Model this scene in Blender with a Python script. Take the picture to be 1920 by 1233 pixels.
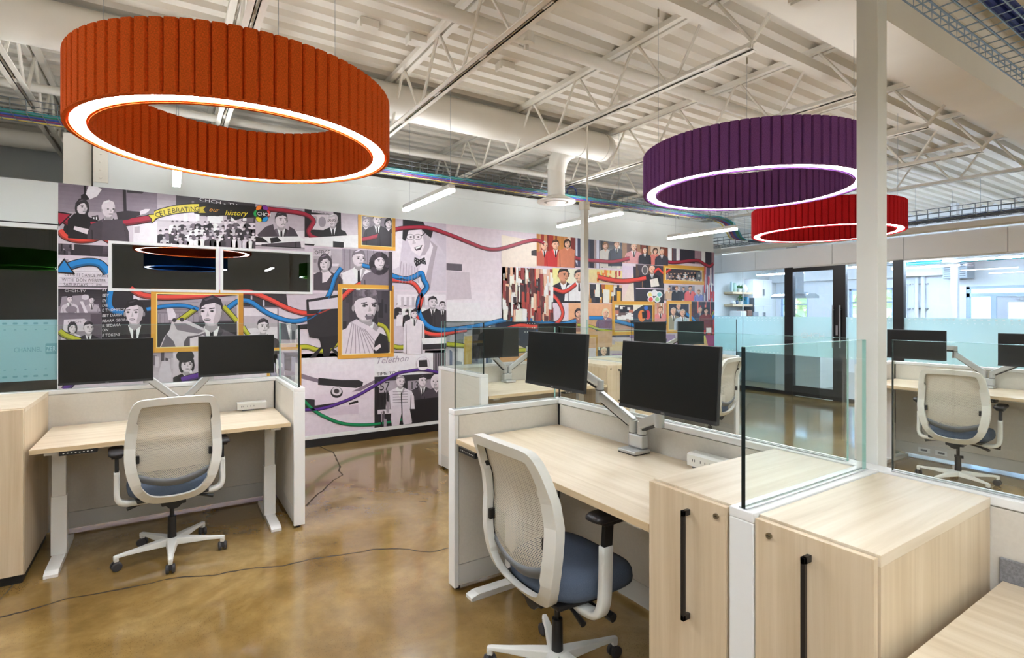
import bpy, bmesh, math, random
from mathutils import Vector, Matrix
random.seed(7)
scene = bpy.context.scene
for o in list(bpy.data.objects):
    bpy.data.objects.remove(o)
COL = scene.collection

# ------------------------------------------------------------------ camera
FPX, CX, HY, EYE = 1001.7, 960.0, 583.4, 1.65          # focal length in px of a 1920x1233 frame, horizon row, eye height
YAW = math.atan((960 - 312.7) / FPX)
cam_d = bpy.data.cameras.new('camera')
cam_d.sensor_fit = 'HORIZONTAL'
cam_d.sensor_width = 36.0
cam_d.lens = 36.0 * FPX / 1920.0
cam_d.shift_y = -(616.5 - HY) / 1920.0
cam_d.clip_end = 200
cam_d.clip_start = 0.05
cam = bpy.data.objects.new('camera', cam_d)
cam.location = (0, 0, EYE)
cam.rotation_euler = (math.radians(90), 0, -YAW)
COL.objects.link(cam)
scene.camera = cam

# ------------------------------------------------------------------ world, sun, exposure
world = bpy.data.worlds.new('sky')
scene.world = world
world.use_nodes = True
wn = world.node_tree
bg = wn.nodes['Background']
sky = wn.nodes.new('ShaderNodeTexSky')
sky.sky_type = 'HOSEK_WILKIE'
sky.turbidity = 3.0
sky.ground_albedo = 0.4
sky.sun_direction = (-0.5, 0.35, 0.75)
wn.links.new(sky.outputs['Color'], bg.inputs['Color'])
bg.inputs['Strength'].default_value = 8.0
sun_d = bpy.data.lights.new('sun', 'SUN')
sun_d.energy = 7.0
sun_d.angle = 0.02
sun_d.color = (1.0, 0.95, 0.88)
sun_o = bpy.data.objects.new('sun', sun_d)
sun_o.rotation_euler = (math.radians(40), 0, math.radians(125))
COL.objects.link(sun_o)
vs = scene.view_settings
vs.view_transform = 'Standard'
vs.look = 'None'
vs.gamma = 1.0
vs.use_curve_mapping = False
vs.exposure = 1.36
scene.cycles.use_denoising = True
scene.cycles.max_bounces = 10
scene.cycles.transparent_max_bounces = 24
scene.cycles.caustics_reflective = False
scene.cycles.caustics_refractive = False
LED = 26.0            # radiance of the LED strips
PEND = 26.0           # radiance of the linear pendants

# ------------------------------------------------------------------ small maths
_F = Vector((math.sin(YAW), math.cos(YAW), 0)); _R = Vector((math.cos(YAW), -math.sin(YAW), 0)); _U = Vector((0, 0, 1))
def on_wall(u, v, y):
    "point of the plane Y = y measured at photo position (u, v)"
    d = _F * FPX + _R * (u - CX) + _U * (HY - v)
    return Vector((0, 0, EYE)) + d * (y / d.y)
def on_floor(u, v, z=0.0):
    d = _F * FPX + _R * (u - CX) + _U * (HY - v)
    return Vector((0, 0, EYE)) + d * ((z - EYE) / d.z)
def lin(c):
    return tuple(((x / 255 / 12.92) if x / 255 <= 0.04045 else ((x / 255 + 0.055) / 1.055) ** 2.4) for x in c)

# ------------------------------------------------------------------ materials
MATS = {}
def principled(name, rgb, rough=0.5, metal=0.0, **kw):
    if name in MATS: return MATS[name]
    m = bpy.data.materials.new(name); m.use_nodes = True
    b = m.node_tree.nodes['Principled BSDF']
    b.inputs['Base Color'].default_value = (*lin(rgb), 1)
    b.inputs['Roughness'].default_value = rough
    b.inputs['Metallic'].default_value = metal
    for k, v in kw.items():
        b.inputs[k].default_value = v
    MATS[name] = m
    return m
def nd(m, t, **kw):
    n = m.node_tree.nodes.new(t)
    for k, v in kw.items(): setattr(n, k, v)
    return n
def noisy(name, rgb1, rgb2, scale=(8, 8, 8), rough=0.5, detail=4, bump=0.0, bscale=200, metal=0.0, spec=None, lo=0.35, hi=0.65):
    "two-tone noise paint / fabric"
    if name in MATS: return MATS[name]
    m = principled(name, rgb1, rough, metal)
    L = m.node_tree.links; b = m.node_tree.nodes['Principled BSDF']
    tc = nd(m, 'ShaderNodeTexCoord'); mp = nd(m, 'ShaderNodeMapping'); mp.inputs['Scale'].default_value = scale
    L.new(tc.outputs['Object'], mp.inputs['Vector'])
    n = nd(m, 'ShaderNodeTexNoise'); n.inputs['Scale'].default_value = 1; n.inputs['Detail'].default_value = detail
    L.new(mp.outputs['Vector'], n.inputs['Vector'])
    r = nd(m, 'ShaderNodeValToRGB')
    r.color_ramp.elements[0].position = lo; r.color_ramp.elements[0].color = (*lin(rgb1), 1)
    r.color_ramp.elements[1].position = hi; r.color_ramp.elements[1].color = (*lin(rgb2), 1)
    L.new(n.outputs['Fac'], r.inputs['Fac']); L.new(r.outputs['Color'], b.inputs['Base Color'])
    if spec is not None: b.inputs['Specular IOR Level'].default_value = spec
    if bump:
        n2 = nd(m, 'ShaderNodeTexNoise'); n2.inputs['Scale'].default_value = bscale
        L.new(tc.outputs['Object'], n2.inputs['Vector'])
        bp = nd(m, 'ShaderNodeBump'); bp.inputs['Strength'].default_value = bump; bp.inputs['Distance'].default_value = 0.002
        L.new(n2.outputs['Fac'], bp.inputs['Height']); L.new(bp.outputs['Normal'], b.inputs['Normal'])
    return m
def wood(name, axis, tint=(1, 1, 1)):
    "pale maple laminate, grain along the given axis"
    if name in MATS: return MATS[name]
    m = principled(name, (222, 203, 172), 0.42)
    L = m.node_tree.links; b = m.node_tree.nodes['Principled BSDF']
    tc = nd(m, 'ShaderNodeTexCoord'); mp = nd(m, 'ShaderNodeMapping')
    sc = [26, 26, 26]; sc['xyz'.index(axis)] = 1.1
    mp.inputs['Scale'].default_value = sc
    L.new(tc.outputs['Object'], mp.inputs['Vector'])
    n = nd(m, 'ShaderNodeTexNoise'); n.inputs['Scale'].default_value = 1; n.inputs['Detail'].default_value = 6; n.inputs['Roughness'].default_value = 0.62
    n.inputs['Distortion'].default_value = 0.35
    L.new(mp.outputs['Vector'], n.inputs['Vector'])
    r = nd(m, 'ShaderNodeValToRGB')
    e = r.color_ramp.elements
    e[0].position = 0.28; e[0].color = (*lin((205 * tint[0], 187 * tint[1], 160 * tint[2])), 1)
    e[1].position = 0.72; e[1].color = (*lin((230 * tint[0], 217 * tint[1], 197 * tint[2])), 1)
    x = e.new(0.5); x.color = (*lin((220 * tint[0], 205 * tint[1], 181 * tint[2])), 1)
    L.new(n.outputs['Fac'], r.inputs['Fac'])
    mp2 = nd(m, 'ShaderNodeMapping'); s2 = [5, 5, 5]; s2['xyz'.index(axis)] = 0.5; mp2.inputs['Scale'].default_value = s2
    L.new(tc.outputs['Object'], mp2.inputs['Vector'])
    n2 = nd(m, 'ShaderNodeTexNoise'); n2.inputs['Scale'].default_value = 1; n2.inputs['Detail'].default_value = 2
    L.new(mp2.outputs['Vector'], n2.inputs['Vector'])
    mx = nd(m, 'ShaderNodeMix', data_type='RGBA', blend_type='MULTIPLY'); mx.inputs['Factor'].default_value = 0.35
    r2 = nd(m, 'ShaderNodeValToRGB'); r2.color_ramp.elements[0].position = 0.35; r2.color_ramp.elements[0].color = (.80, .76, .70, 1)
    r2.color_ramp.elements[1].position = 0.65; r2.color_ramp.elements[1].color = (1, 1, 1, 1)
    L.new(n2.outputs['Fac'], r2.inputs['Fac']); L.new(r.outputs['Color'], mx.inputs['A']); L.new(r2.outputs['Color'], mx.inputs['B'])
    L.new(mx.outputs['Result'], b.inputs['Base Color'])
    return m
def emit(name, rgb, strength):
    if name in MATS: return MATS[name]
    m = bpy.data.materials.new(name); m.use_nodes = True
    nt = m.node_tree; nt.nodes.clear()
    o = nt.nodes.new('ShaderNodeOutputMaterial'); e = nt.nodes.new('ShaderNodeEmission')
    e.inputs['Color'].default_value = (*lin(rgb), 1); e.inputs['Strength'].default_value = strength
    nt.links.new(e.outputs[0], o.inputs[0]); MATS[name] = m
    return m
def pane(name, tint, ior=1.5, frost=None, refl=0.5):
    "thin architectural glass: clear transmission with a fresnel mirror; frost = (rgb, cover) adds a translucent film"
    if name in MATS: return MATS[name]
    m = bpy.data.materials.new(name); m.use_nodes = True
    nt = m.node_tree; nt.nodes.clear(); L = nt.links
    o = nt.nodes.new('ShaderNodeOutputMaterial')
    t = nt.nodes.new('ShaderNodeBsdfTransparent'); t.inputs['Color'].default_value = (*tint, 1)
    g = nt.nodes.new('ShaderNodeBsdfGlossy'); g.inputs['Roughness'].default_value = 0.0; g.inputs['Color'].default_value = (1, 1, 1, 1)
    f = nt.nodes.new('ShaderNodeFresnel'); f.inputs['IOR'].default_value = ior
    geo = nt.nodes.new('ShaderNodeNewGeometry')
    mx = nt.nodes.new('ShaderNodeMixShader')
    base = t
    if frost:
        rgb, cover = frost
        d = nt.nodes.new('ShaderNodeBsdfTranslucent'); d.inputs['Color'].default_value = (*lin(rgb), 1)
        d2 = nt.nodes.new('ShaderNodeBsdfDiffuse'); d2.inputs['Color'].default_value = (*lin(rgb), 1)
        m2 = nt.nodes.new('ShaderNodeMixShader'); m2.inputs[0].default_value = refl
        L.new(d.outputs[0], m2.inputs[1]); L.new(d2.outputs[0], m2.inputs[2])
        m3 = nt.nodes.new('ShaderNodeMixShader'); m3.inputs[0].default_value = cover
        L.new(t.outputs[0], m3.inputs[1]); L.new(m2.outputs[0], m3.inputs[2])
        base = m3
    # front faces only carry the mirror, so a solid pane is not reflected twice
    inv = nt.nodes.new('ShaderNodeMath'); inv.operation = 'SUBTRACT'; inv.inputs[0].default_value = 1.0
    L.new(geo.outputs['Backfacing'], inv.inputs[1])
    mul = nt.nodes.new('ShaderNodeMath'); mul.operation = 'MULTIPLY'
    L.new(f.outputs[0], mul.inputs[0]); L.new(inv.outputs[0], mul.inputs[1])
    L.new(mul.outputs[0], mx.inputs[0]); L.new(base.outputs[0], mx.inputs[1]); L.new(g.outputs[0], mx.inputs[2])
    L.new(mx.outputs[0], o.inputs[0]); MATS[name] = m
    return m

WHITE = principled('white_powder_coat', (226, 226, 222), 0.4)
WHITE2 = principled('white_plastic', (222, 222, 216), 0.45)
TRIM = principled('white_trim', (230, 231, 230), 0.35)
BLACK = principled('black_plastic', (22, 21, 22), 0.42)
BLACKM = principled('black_anodised', (26, 24, 26), 0.35)
STRIP = principled('black_gasket', (14, 13, 12), 0.6)
GREYP = principled('grey_plastic', (104, 107, 110), 0.5)
ALU = principled('brushed_aluminium', (196, 198, 198), 0.38, 0.75)
STEEL = principled('brushed_steel', (170, 174, 178), 0.32, 0.9)
GALV = principled('galvanised_wire', (120, 128, 132), 0.4, 0.8)
BRASSY = principled('nickel_lock', (150, 140, 120), 0.35, 0.9)
TILE = noisy('partition_tile_fabric', (208, 203, 193), (212, 207, 197), (90, 90, 90), 0.85, 2, 0.0, 700)
BASEM = principled('partition_base', (204, 202, 196), 0.5)
MESHF = noisy('partition_knit', (204, 198, 186), (222, 216, 204), (240, 240, 240), 0.9, 2)
PAINT = noisy('ceiling_paint', (222, 216, 203), (229, 224, 212), (1.2, 1.2, 1.2), 0.6, 3)
DUCTP = noisy('duct_paint', (222, 217, 206), (228, 224, 214), (2, 2, 2), 0.5, 3)
DRYW = noisy('drywall_paint', (217, 220, 217), (221, 224, 221), (0.8, 0.8, 0.8), 0.75, 2)
DRYB = noisy('cool_white_paint', (224, 229, 234), (229, 233, 237), (0.8, 0.8, 0.8), 0.7, 2)
BULK = noisy('bulkhead_laminate', (246, 247, 248), (249, 250, 251), (0.8, 0.8, 0.8), 0.4, 2)
WX = wood('maple_grain_x', 'x'); WY = wood('maple_grain_y', 'y'); WZ = wood('maple_grain_z', 'z', (0.955, 0.93, 0.89))
WXD = wood('maple_edge_x', 'x', (0.95, 0.91, 0.83)); WYD = wood('maple_edge_y', 'y', (0.95, 0.91, 0.83))
SCREEN = principled('monitor_screen', (10, 9, 8), 0.28)
BEZEL = principled('monitor_bezel', (34, 35, 37), 0.42)
SEATF = noisy('slate_blue_fabric', (74, 86, 104), (84, 96, 114), (300, 300, 300), 0.85, 2, 0.1, 900)
RUBBER = principled('caster_rubber', (52, 50, 52), 0.55)
GLASS = pane('screen_glass', (0.955, 0.985, 0.968))
GEDGE = principled('glass_edge', (18, 30, 32), 0.15)
GEDGEL = principled('glass_edge_pale', (150, 196, 190), 0.15)
DARKG = pane('studio_glass', (0.55, 0.58, 0.54), 1.85)
CLEARG = pane('partition_glass', (0.93, 0.965, 0.985), 1.45)
FROST = pane('frosted_film', (0.9, 0.98, 0.98), 1.45, ((228, 250, 250), 0.84))
TEAL = pane('teal_film', (0.8, 0.95, 0.97), 1.45, ((164, 210, 218), 0.93), 0.9)
TEALD = principled('film_print', (112, 166, 178), 0.6)
LEDM = emit('led_strip', (246, 250, 255), LED)
UPM = emit('pendant_added_glow', (248, 250, 255), 22.0)  # upward glow added to the pendants to brighten the ceiling
RUPM = emit('ring_added_glow', (250, 251, 255), 5.0)  # weak upward glow added to the rings, also for the ceiling
KPENDM = emit('kitchen_diffuser', (214, 232, 255), 44.0)
PENDM = emit('pendant_diffuser', (244, 249, 255), PEND)
def felt(name, rgb):
    d = tuple(c * 0.86 for c in rgb)
    return noisy(name, d, rgb, (160, 160, 160), 0.95, 3, 0.10, 900, spec=0.1)
ORANGE = felt('orange_felt', (246, 106, 42)); PURPLE = felt('purple_felt', (138, 86, 156)); RED = felt('red_felt', (216, 38, 46))
YELLOWF = felt('yellow_felt', (226, 180, 40)); BLUEF = felt('blue_felt', (20, 90, 170)); GREENF = felt('green_felt', (60, 140, 40))

# knitted back: holes woven through a pale yarn
def knit():
    m = principled('chair_knit', (206, 200, 186), 0.8)
    nt = m.node_tree; L = nt.links; b = nt.nodes['Principled BSDF']; out = nt.nodes['Material Output']
    tc = nd(m, 'ShaderNodeTexCoord')
    mp = nd(m, 'ShaderNodeMapping'); mp.inputs['Scale'].default_value = (1, 1, 1)
    L.new(tc.outputs['UV'], mp.inputs['Vector'])
    br = nd(m, 'ShaderNodeTexBrick'); br.inputs['Scale'].default_value = 1.0
    br.inputs['Brick Width'].default_value = 0.011; br.inputs['Row Height'].default_value = 0.0078; br.inputs['Mortar Size'].default_value = 0.0019
    br.inputs['Mortar Smooth'].default_value = 0.0
    L.new(mp.outputs['Vector'], br.inputs['Vector'])
    # holes close towards the top of the back
    sp = nd(m, 'ShaderNodeSeparateXYZ'); L.new(tc.outputs['UV'], sp.inputs[0])
    mr = nd(m, 'ShaderNodeMapRange'); mr.inputs['From Min'].default_value = 0.62; mr.inputs['From Max'].default_value = 1.05
    mr.inputs['To Min'].default_value = 0.85; mr.inputs['To Max'].default_value = 0.22; L.new(sp.outputs['Y'], mr.inputs['Value'])
    inv = nd(m, 'ShaderNodeMath', operation='SUBTRACT'); inv.inputs[0].default_value = 1.0; L.new(br.outputs['Fac'], inv.inputs[1])
    mul = nd(m, 'ShaderNodeMath', operation='MULTIPLY'); L.new(inv.outputs[0], mul.inputs[0]); L.new(mr.outputs['Result'], mul.inputs[1])
    t = nd(m, 'ShaderNodeBsdfTransparent'); mx = nd(m, 'ShaderNodeMixShader')
    L.new(mul.outputs[0], mx.inputs[0]); L.new(b.outputs[0], mx.inputs[1]); L.new(t.outputs[0], mx.inputs[2]); L.new(mx.outputs[0], out.inputs['Surface'])
    return m
KNIT = knit()

# polished, sealed concrete with exposed aggregate
def concrete():
    m = principled('polished_concrete', (150, 120, 70), 0.16)
    L = m.node_tree.links; b = m.node_tree.nodes['Principled BSDF']
    tc = nd(m, 'ShaderNodeTexCoord')
    def noise(s, d, r=0.55, dist=0):
        n = nd(m, 'ShaderNodeTexNoise'); n.inputs['Scale'].default_value = s; n.inputs['Detail'].default_value = d
        n.inputs['Roughness'].default_value = r; n.inputs['Distortion'].default_value = dist
        L.new(tc.outputs['Object'], n.inputs['Vector']); return n
    big = noise(0.9, 5, 0.6, 0.6)
    r = nd(m, 'ShaderNodeValToRGB'); e = r.color_ramp.elements
    e[0].position = 0.30; e[0].color = (*lin((110, 84, 42)), 1); e[1].position = 0.72; e[1].color = (*lin((176, 150, 104)), 1)
    x = e.new(0.5); x.color = (*lin((141, 113, 64)), 1)
    L.new(big.outputs['Fac'], r.inputs['Fac'])
    mid = noise(7, 6, 0.7)
    r2 = nd(m, 'ShaderNodeValToRGB'); r2.color_ramp.elements[0].position = 0.3; r2.color_ramp.elements[0].color = (.72, .70, .66, 1)
    r2.color_ramp.elements[1].position = 0.68; r2.color_ramp.elements[1].color = (1.06, 1.05, 1.02, 1); L.new(mid.outputs['Fac'], r2.inputs['Fac'])
    mx = nd(m, 'ShaderNodeMix', data_type='RGBA', blend_type='MULTIPLY'); mx.inputs['Factor'].default_value = 0.8
    L.new(r.outputs['Color'], mx.inputs['A']); L.new(r2.outputs['Color'], mx.inputs['B'])
    vo = nd(m, 'ShaderNodeTexVoronoi'); vo.inputs['Scale'].default_value = 95; L.new(tc.outputs['Object'], vo.inputs['Vector'])
    r3 = nd(m, 'ShaderNodeValToRGB'); r3.color_ramp.elements[0].position = 0.0; r3.color_ramp.elements[0].color = (.25, .22, .18, 1)
    r3.color_ramp.elements[1].position = 0.30; r3.color_ramp.elements[1].color = (1, 1, 1, 1); L.new(vo.outputs['Distance'], r3.inputs['Fac'])
    msk = noise(2.2, 3); r4 = nd(m, 'ShaderNodeValToRGB'); r4.color_ramp.elements[0].position = 0.42; r4.color_ramp.elements[0].color = (0.1, 0.1, 0.1, 1)
    r4.color_ramp.elements[1].position = 0.62; r4.color_ramp.elements[1].color = (0.8, 0.8, 0.8, 1); L.new(msk.outputs['Fac'], r4.inputs['Fac'])
    mx2 = nd(m, 'ShaderNodeMix', data_type='RGBA', blend_type='MULTIPLY'); L.new(r4.outputs['Color'], mx2.inputs['Factor'])
    L.new(mx.outputs['Result'], mx2.inputs['A']); L.new(r3.outputs['Color'], mx2.inputs['B'])
    L.new(mx2.outputs['Result'], b.inputs['Base Color'])
    r5 = nd(m, 'ShaderNodeMapRange'); r5.inputs['To Min'].default_value = 0.13; r5.inputs['To Max'].default_value = 0.20
    L.new(mid.outputs['Fac'], r5.inputs['Value']); L.new(r5.outputs['Result'], b.inputs['Roughness'])
    b.inputs['Specular IOR Level'].default_value = 0.5
    b.inputs['Coat Weight'].default_value = 0.6; b.inputs['Coat Roughness'].default_value = 0.07; b.inputs['Coat IOR'].default_value = 1.55
    return m
FLOORM = concrete()
CRACK = principled('crack_filler', (40, 30, 18), 0.7)

# printed vinyl: colour per face, soft photographic mottling
def vinyl():
    m = principled('printed_vinyl', (200, 190, 200), 0.5)
    L = m.node_tree.links; b = m.node_tree.nodes['Principled BSDF']
    at = nd(m, 'ShaderNodeAttribute', attribute_name='Col')
    tc = nd(m, 'ShaderNodeTexCoord')
    n = nd(m, 'ShaderNodeTexNoise'); n.inputs['Scale'].default_value = 16; n.inputs['Detail'].default_value = 7; n.inputs['Roughness'].default_value = 0.65
    L.new(tc.outputs['Object'], n.inputs['Vector'])
    r = nd(m, 'ShaderNodeValToRGB'); r.color_ramp.elements[0].position = 0.3; r.color_ramp.elements[0].color = (.84, .82, .84, 1)
    r.color_ramp.elements[1].position = 0.7; r.color_ramp.elements[1].color = (1.0, 1.0, 1.0, 1); L.new(n.outputs['Fac'], r.inputs['Fac'])
    mx = nd(m, 'ShaderNodeMix', data_type='RGBA', blend_type='MULTIPLY'); mx.inputs['Factor'].default_value = 0.8
    L.new(at.outputs['Color'], mx.inputs['A']); L.new(r.outputs['Color'], mx.inputs['B']); L.new(mx.outputs['Result'], b.inputs['Base Color'])
    return m
VINYL = vinyl()
def flatvinyl():
    m = principled('solid_vinyl', (200, 190, 200), 0.45)
    L = m.node_tree.links; b = m.node_tree.nodes['Principled BSDF']
    at = nd(m, 'ShaderNodeAttribute', attribute_name='Col'); L.new(at.outputs['Color'], b.inputs['Base Color'])
    return m
SVINYL = flatvinyl()

# ------------------------------------------------------------------ object helpers
ORG = {}
def tag(o, label=None, cat=None, group=None, kind=None):
    if label: o['label'] = label
    if cat: o['category'] = cat
    if group: o['group'] = group
    if kind: o['kind'] = kind
    return o
def thing(name, label, cat, loc=(0, 0, 0), rotz=0.0, group=None):
    o = bpy.data.objects.new(name, None); COL.objects.link(o)
    o.empty_display_size = 0.1
    o.location = loc; o.rotation_euler = (0, 0, rotz)
    ORG[o] = Vector(loc)
    return tag(o, label, cat, group)
class MB:
    "collects shapes (world coordinates unless told otherwise) and builds ONE mesh object"
    def __init__(s): s.v = []; s.f = []; s.uv = None
    def _add(s, vs, fs):
        n = len(s.v); s.v += [Vector(p) for p in vs]; s.f += [tuple(i + n for i in f) for f in fs]; return s
    def box(s, a, b):
        x0, y0, z0 = [min(p, q) for p, q in zip(a, b)]; x1, y1, z1 = [max(p, q) for p, q in zip(a, b)]
        return s._add([(x0, y0, z0), (x1, y0, z0), (x1, y1, z0), (x0, y1, z0), (x0, y0, z1), (x1, y0, z1), (x1, y1, z1), (x0, y1, z1)],
                      [(0, 3, 2, 1), (4, 5, 6, 7), (0, 1, 5, 4), (1, 2, 6, 5), (2, 3, 7, 6), (3, 0, 4, 7)])
    def prism(s, poly, axis, a, b):
        "polygon (list of 2-tuples in the two other axes) extruded along axis from a to b"
        def P(p, t):
            return {'x': (t, p[0], p[1]), 'y': (p[0], t, p[1]), 'z': (p[0], p[1], t)}[axis]
        n = len(poly)
        return s._add([P(p, a) for p in poly] + [P(p, b) for p in poly],
                      [tuple(range(n))[::-1], tuple(range(n, 2 * n))] + [(i, (i + 1) % n, n + (i + 1) % n, n + i) for i in range(n)])
    def bar(s, p, q, w, h=None, up=(0, 0, 1)):
        "rectangular bar from p to q"
        h = h or w; p = Vector(p); q = Vector(q); d = (q - p).normalized(); u = Vector(up)
        if abs(d.dot(u)) > 0.98: u = Vector((1, 0, 0))
        r = d.cross(u).normalized() * (w / 2); t = r.cross(d).normalized() * (h / 2)
        c = [p - r - t, p + r - t, p + r + t, p - r + t, q - r - t, q + r - t, q + r + t, q - r + t]
        return s._add(c, [(0, 1, 2, 3), (7, 6, 5, 4), (0, 4, 5, 1), (1, 5, 6, 2), (2, 6, 7, 3), (3, 7, 4, 0)])
    def tube(s, pts, r, n=8, cap=True, closed=False):
        pts = [Vector(p) for p in pts]; m = len(pts); rr = r if isinstance(r, (list, tuple)) else [r] * m
        vs = []; prev = None
        for i, p in enumerate(pts):
            if closed: d = (pts[(i + 1) % m] - pts[i - 1])
            else: d = pts[min(i + 1, m - 1)] - pts[max(i - 1, 0)]
            d.normalize()
            if prev is None:
                u = Vector((0, 0, 1)) if abs(d.z) < 0.9 else Vector((1, 0, 0))
                u = (u - d * u.dot(d)).normalized()
            else:
                u = (prev - d * prev.dot(d)).normalized()
            prev = u; w = d.cross(u)
            for k in range(n):
                a = 2 * math.pi * k / n; vs.append(p + (u * math.cos(a) + w * math.sin(a)) * rr[i])
        fs = []
        for i in range(m if closed else m - 1):
            j = (i + 1) % m
            for k in range(n):
                fs.append((i * n + k, i * n + (k + 1) % n, j * n + (k + 1) % n, j * n + k))
        if cap and not closed:
            b0 = len(vs); vs += [Vector(v) for v in vs[:n]] + [Vector(v) for v in vs[(m - 1) * n:m * n]]
            fs.append(tuple(range(b0, b0 + n))[::-1]); fs.append(tuple(range(b0 + n, b0 + 2 * n)))
        return s._add(vs, fs)
    def cyl(s, c, r, z0, z1, n=20, r2=None):
        r2 = r if r2 is None else r2
        vs = [(c[0] + r * math.cos(2 * math.pi * k / n), c[1] + r * math.sin(2 * math.pi * k / n), z0) for k in range(n)] + \
             [(c[0] + r2 * math.cos(2 * math.pi * k / n), c[1] + r2 * math.sin(2 * math.pi * k / n), z1) for k in range(n)]
        return s._add(vs + vs, [tuple(range(2 * n, 3 * n))[::-1], tuple(range(3 * n, 4 * n))] + [(k, (k + 1) % n, n + (k + 1) % n, n + k) for k in range(n)])
    def ring(s, c, r0, r1, z0, z1, n=96):
        vs = []
        for (r, z) in ((r0, z0), (r1, z0), (r1, z1), (r0, z1)):
            vs += [(c[0] + r * math.cos(2 * math.pi * k / n), c[1] + r * math.sin(2 * math.pi * k / n), z) for k in range(n)]
        fs = []
        for a in range(4):
            b = (a + 1) % 4
            fs += [(a * n + (k + 1) % n, a * n + k, b * n + k, b * n + (k + 1) % n) for k in range(n)]
        return s._add(vs, fs)
    def grid(s, rows, close_u=False):
        "rows of points -> quads"
        nr, nc = len(rows), len(rows[0]); vs = [p for r in rows for p in r]; fs = []
        for i in range(nr - 1):
            for j in range(nc if close_u else nc - 1):
                k = (j + 1) % nc
                fs.append((i * nc + j, i * nc + k, (i + 1) * nc + k, (i + 1) * nc + j))
        return s._add(vs, fs)
    def quad(s, *p): return s._add(p, [tuple(range(len(p)))])
    def sphere(s, c, r, n=12, m=8, sq=(1, 1, 1)):
        rows = []
        for i in range(m + 1):
            t = math.pi * i / m
            rows.append([(c[0] + r * sq[0] * math.sin(t) * math.cos(2 * math.pi * k / n), c[1] + r * sq[1] * math.sin(t) * math.sin(2 * math.pi * k / n), c[2] - r * sq[2] * math.cos(t)) for k in range(n)])
        return s.grid(rows, True)
    def mesh(s, name, mat, org=Vector((0, 0, 0)), smooth=False):
        me = bpy.data.meshes.new(name)
        me.from_pydata([tuple(v - org) for v in s.v], [], s.f); me.validate()
        me.materials.append(mat)
        if smooth:
            me.polygons.foreach_set('use_smooth', [True] * len(me.polygons))
        me.update()
        return me
    def build(s, name, mat, parent=None, smooth=False, bevel=0.0, local=False, seg=2, angle=40):
        org = Vector((0, 0, 0))
        if parent is not None and not local: org = ORG[parent]
        if parent is None and not local and s.v:
            lo = Vector([min(v[i] for v in s.v) for i in range(3)]); hi = Vector([max(v[i] for v in s.v) for i in range(3)])
            org = Vector(((lo.x + hi.x) / 2, (lo.y + hi.y) / 2, lo.z))
        me = s.mesh(name, mat, org, smooth)
        o = bpy.data.objects.new(name, me); COL.objects.link(o)
        if parent is not None: o.parent = parent; ORG[o] = ORG[parent]
        else: o.location = org; ORG[o] = org
        if bevel:
            b = o.modifiers.new('bevel', 'BEVEL'); b.width = bevel; b.segments = seg; b.limit_method = 'ANGLE'; b.angle_limit = math.radians(angle)
        return o
def obj_of(mesh, name, parent, loc=(0, 0, 0), rot=(0, 0, 0)):
    o = bpy.data.objects.new(name, mesh); COL.objects.link(o); o.parent = parent; o.location = loc; o.rotation_euler = rot
    ORG[o] = ORG.get(parent, Vector((0, 0, 0)))
    return o
def struct(o): o['kind'] = 'structure'; return o
def copy_tree(o, parent=None):
    c = o.copy(); COL.objects.link(c); c.parent = parent
    for ch in list(o.children): copy_tree(ch, c)
    return c
def text(body, size, mat, parent, at, rot=(math.radians(90), 0, 0), name='lettering', align='LEFT', ext=0.0003, sx=1.0, shear=0.0):
    "lettering as a real mesh"
    cu = bpy.data.curves.new(name, 'FONT'); cu.body = body; cu.size = size; cu.extrude = ext; cu.align_x = align; cu.shear = shear; cu.resolution_u = 2
    tmp = bpy.data.objects.new('tmp_text', cu)
    me = bpy.data.meshes.new_from_object(tmp); me.name = name
    bpy.data.objects.remove(tmp); bpy.data.curves.remove(cu)
    me.materials.clear(); me.materials.append(mat)
    o = bpy.data.objects.new(name, me); COL.objects.link(o)
    o.rotation_euler = rot; o.scale = (sx, 1, 1)
    if parent is not None:
        o.parent = parent; o.location = Vector(at) - ORG[parent]
    else: o.location = at
    return o
ORD = ['first', 'second', 'third', 'fourth', 'fifth', 'sixth', 'seventh', 'eighth', 'ninth', 'tenth', 'eleventh', 'twelfth']
# ================================================================== ROOM SHELL
YM = 6.78                                   # plane of the mural wall
XG = 10.35                                  # plane of the glazed kitchen partition
XE = 15.5                                   # far kitchen wall
YB = 9.25                                   # rear outside wall
floor = struct(MB().box((-6.2, -6.2, -0.12), (XE + 0.2, YB + 0.2, 0)).build('floor', FLOORM))
# cracks in the slab, thin filled ribbons
def crack(px, w):
    pts = [on_floor(u, v) for u, v in px]
    fine = []
    for a, b in zip(pts, pts[1:]):
        n = max(2, int((b - a).length / 0.03))
        for i in range(n):
            q = a.lerp(b, i / n); q.x += random.uniform(-.004, .004); q.y += random.uniform(-.004, .004); fine.append(q)
    fine.append(pts[-1])
    rows = []
    for i, p in enumerate(fine):
        d = (fine[min(i + 1, len(fine) - 1)] - fine[max(i - 1, 0)]).normalized(); s = Vector((-d.y, d.x, 0)) * w * random.uniform(.3, .7)
        rows.append([(p.x - s.x, p.y - s.y, 0.0006), (p.x + s.x, p.y + s.y, 0.0006)])
    MB().grid(rows).build('crack', CRACK, floor)
crack([(-60, 1172), (0, 1157), (60, 1142), (120, 1123), (200, 1109), (260, 1098), (315, 1085), (345, 1081), (400, 1079), (430, 1072), (470, 1065), (530, 1061), (580, 1048), (640, 1040), (680, 1034), (700, 1029), (750, 1028), (790, 1033), (808, 1035), (836, 1028), (870, 1024)], 0.012)
crack([(600, 836), (612, 843), (625, 848), (632, 862), (638, 875), (635, 881), (643, 890), (625, 900), (605, 920), (594, 927), (586, 935), (574, 948)], 0.014)
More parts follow.
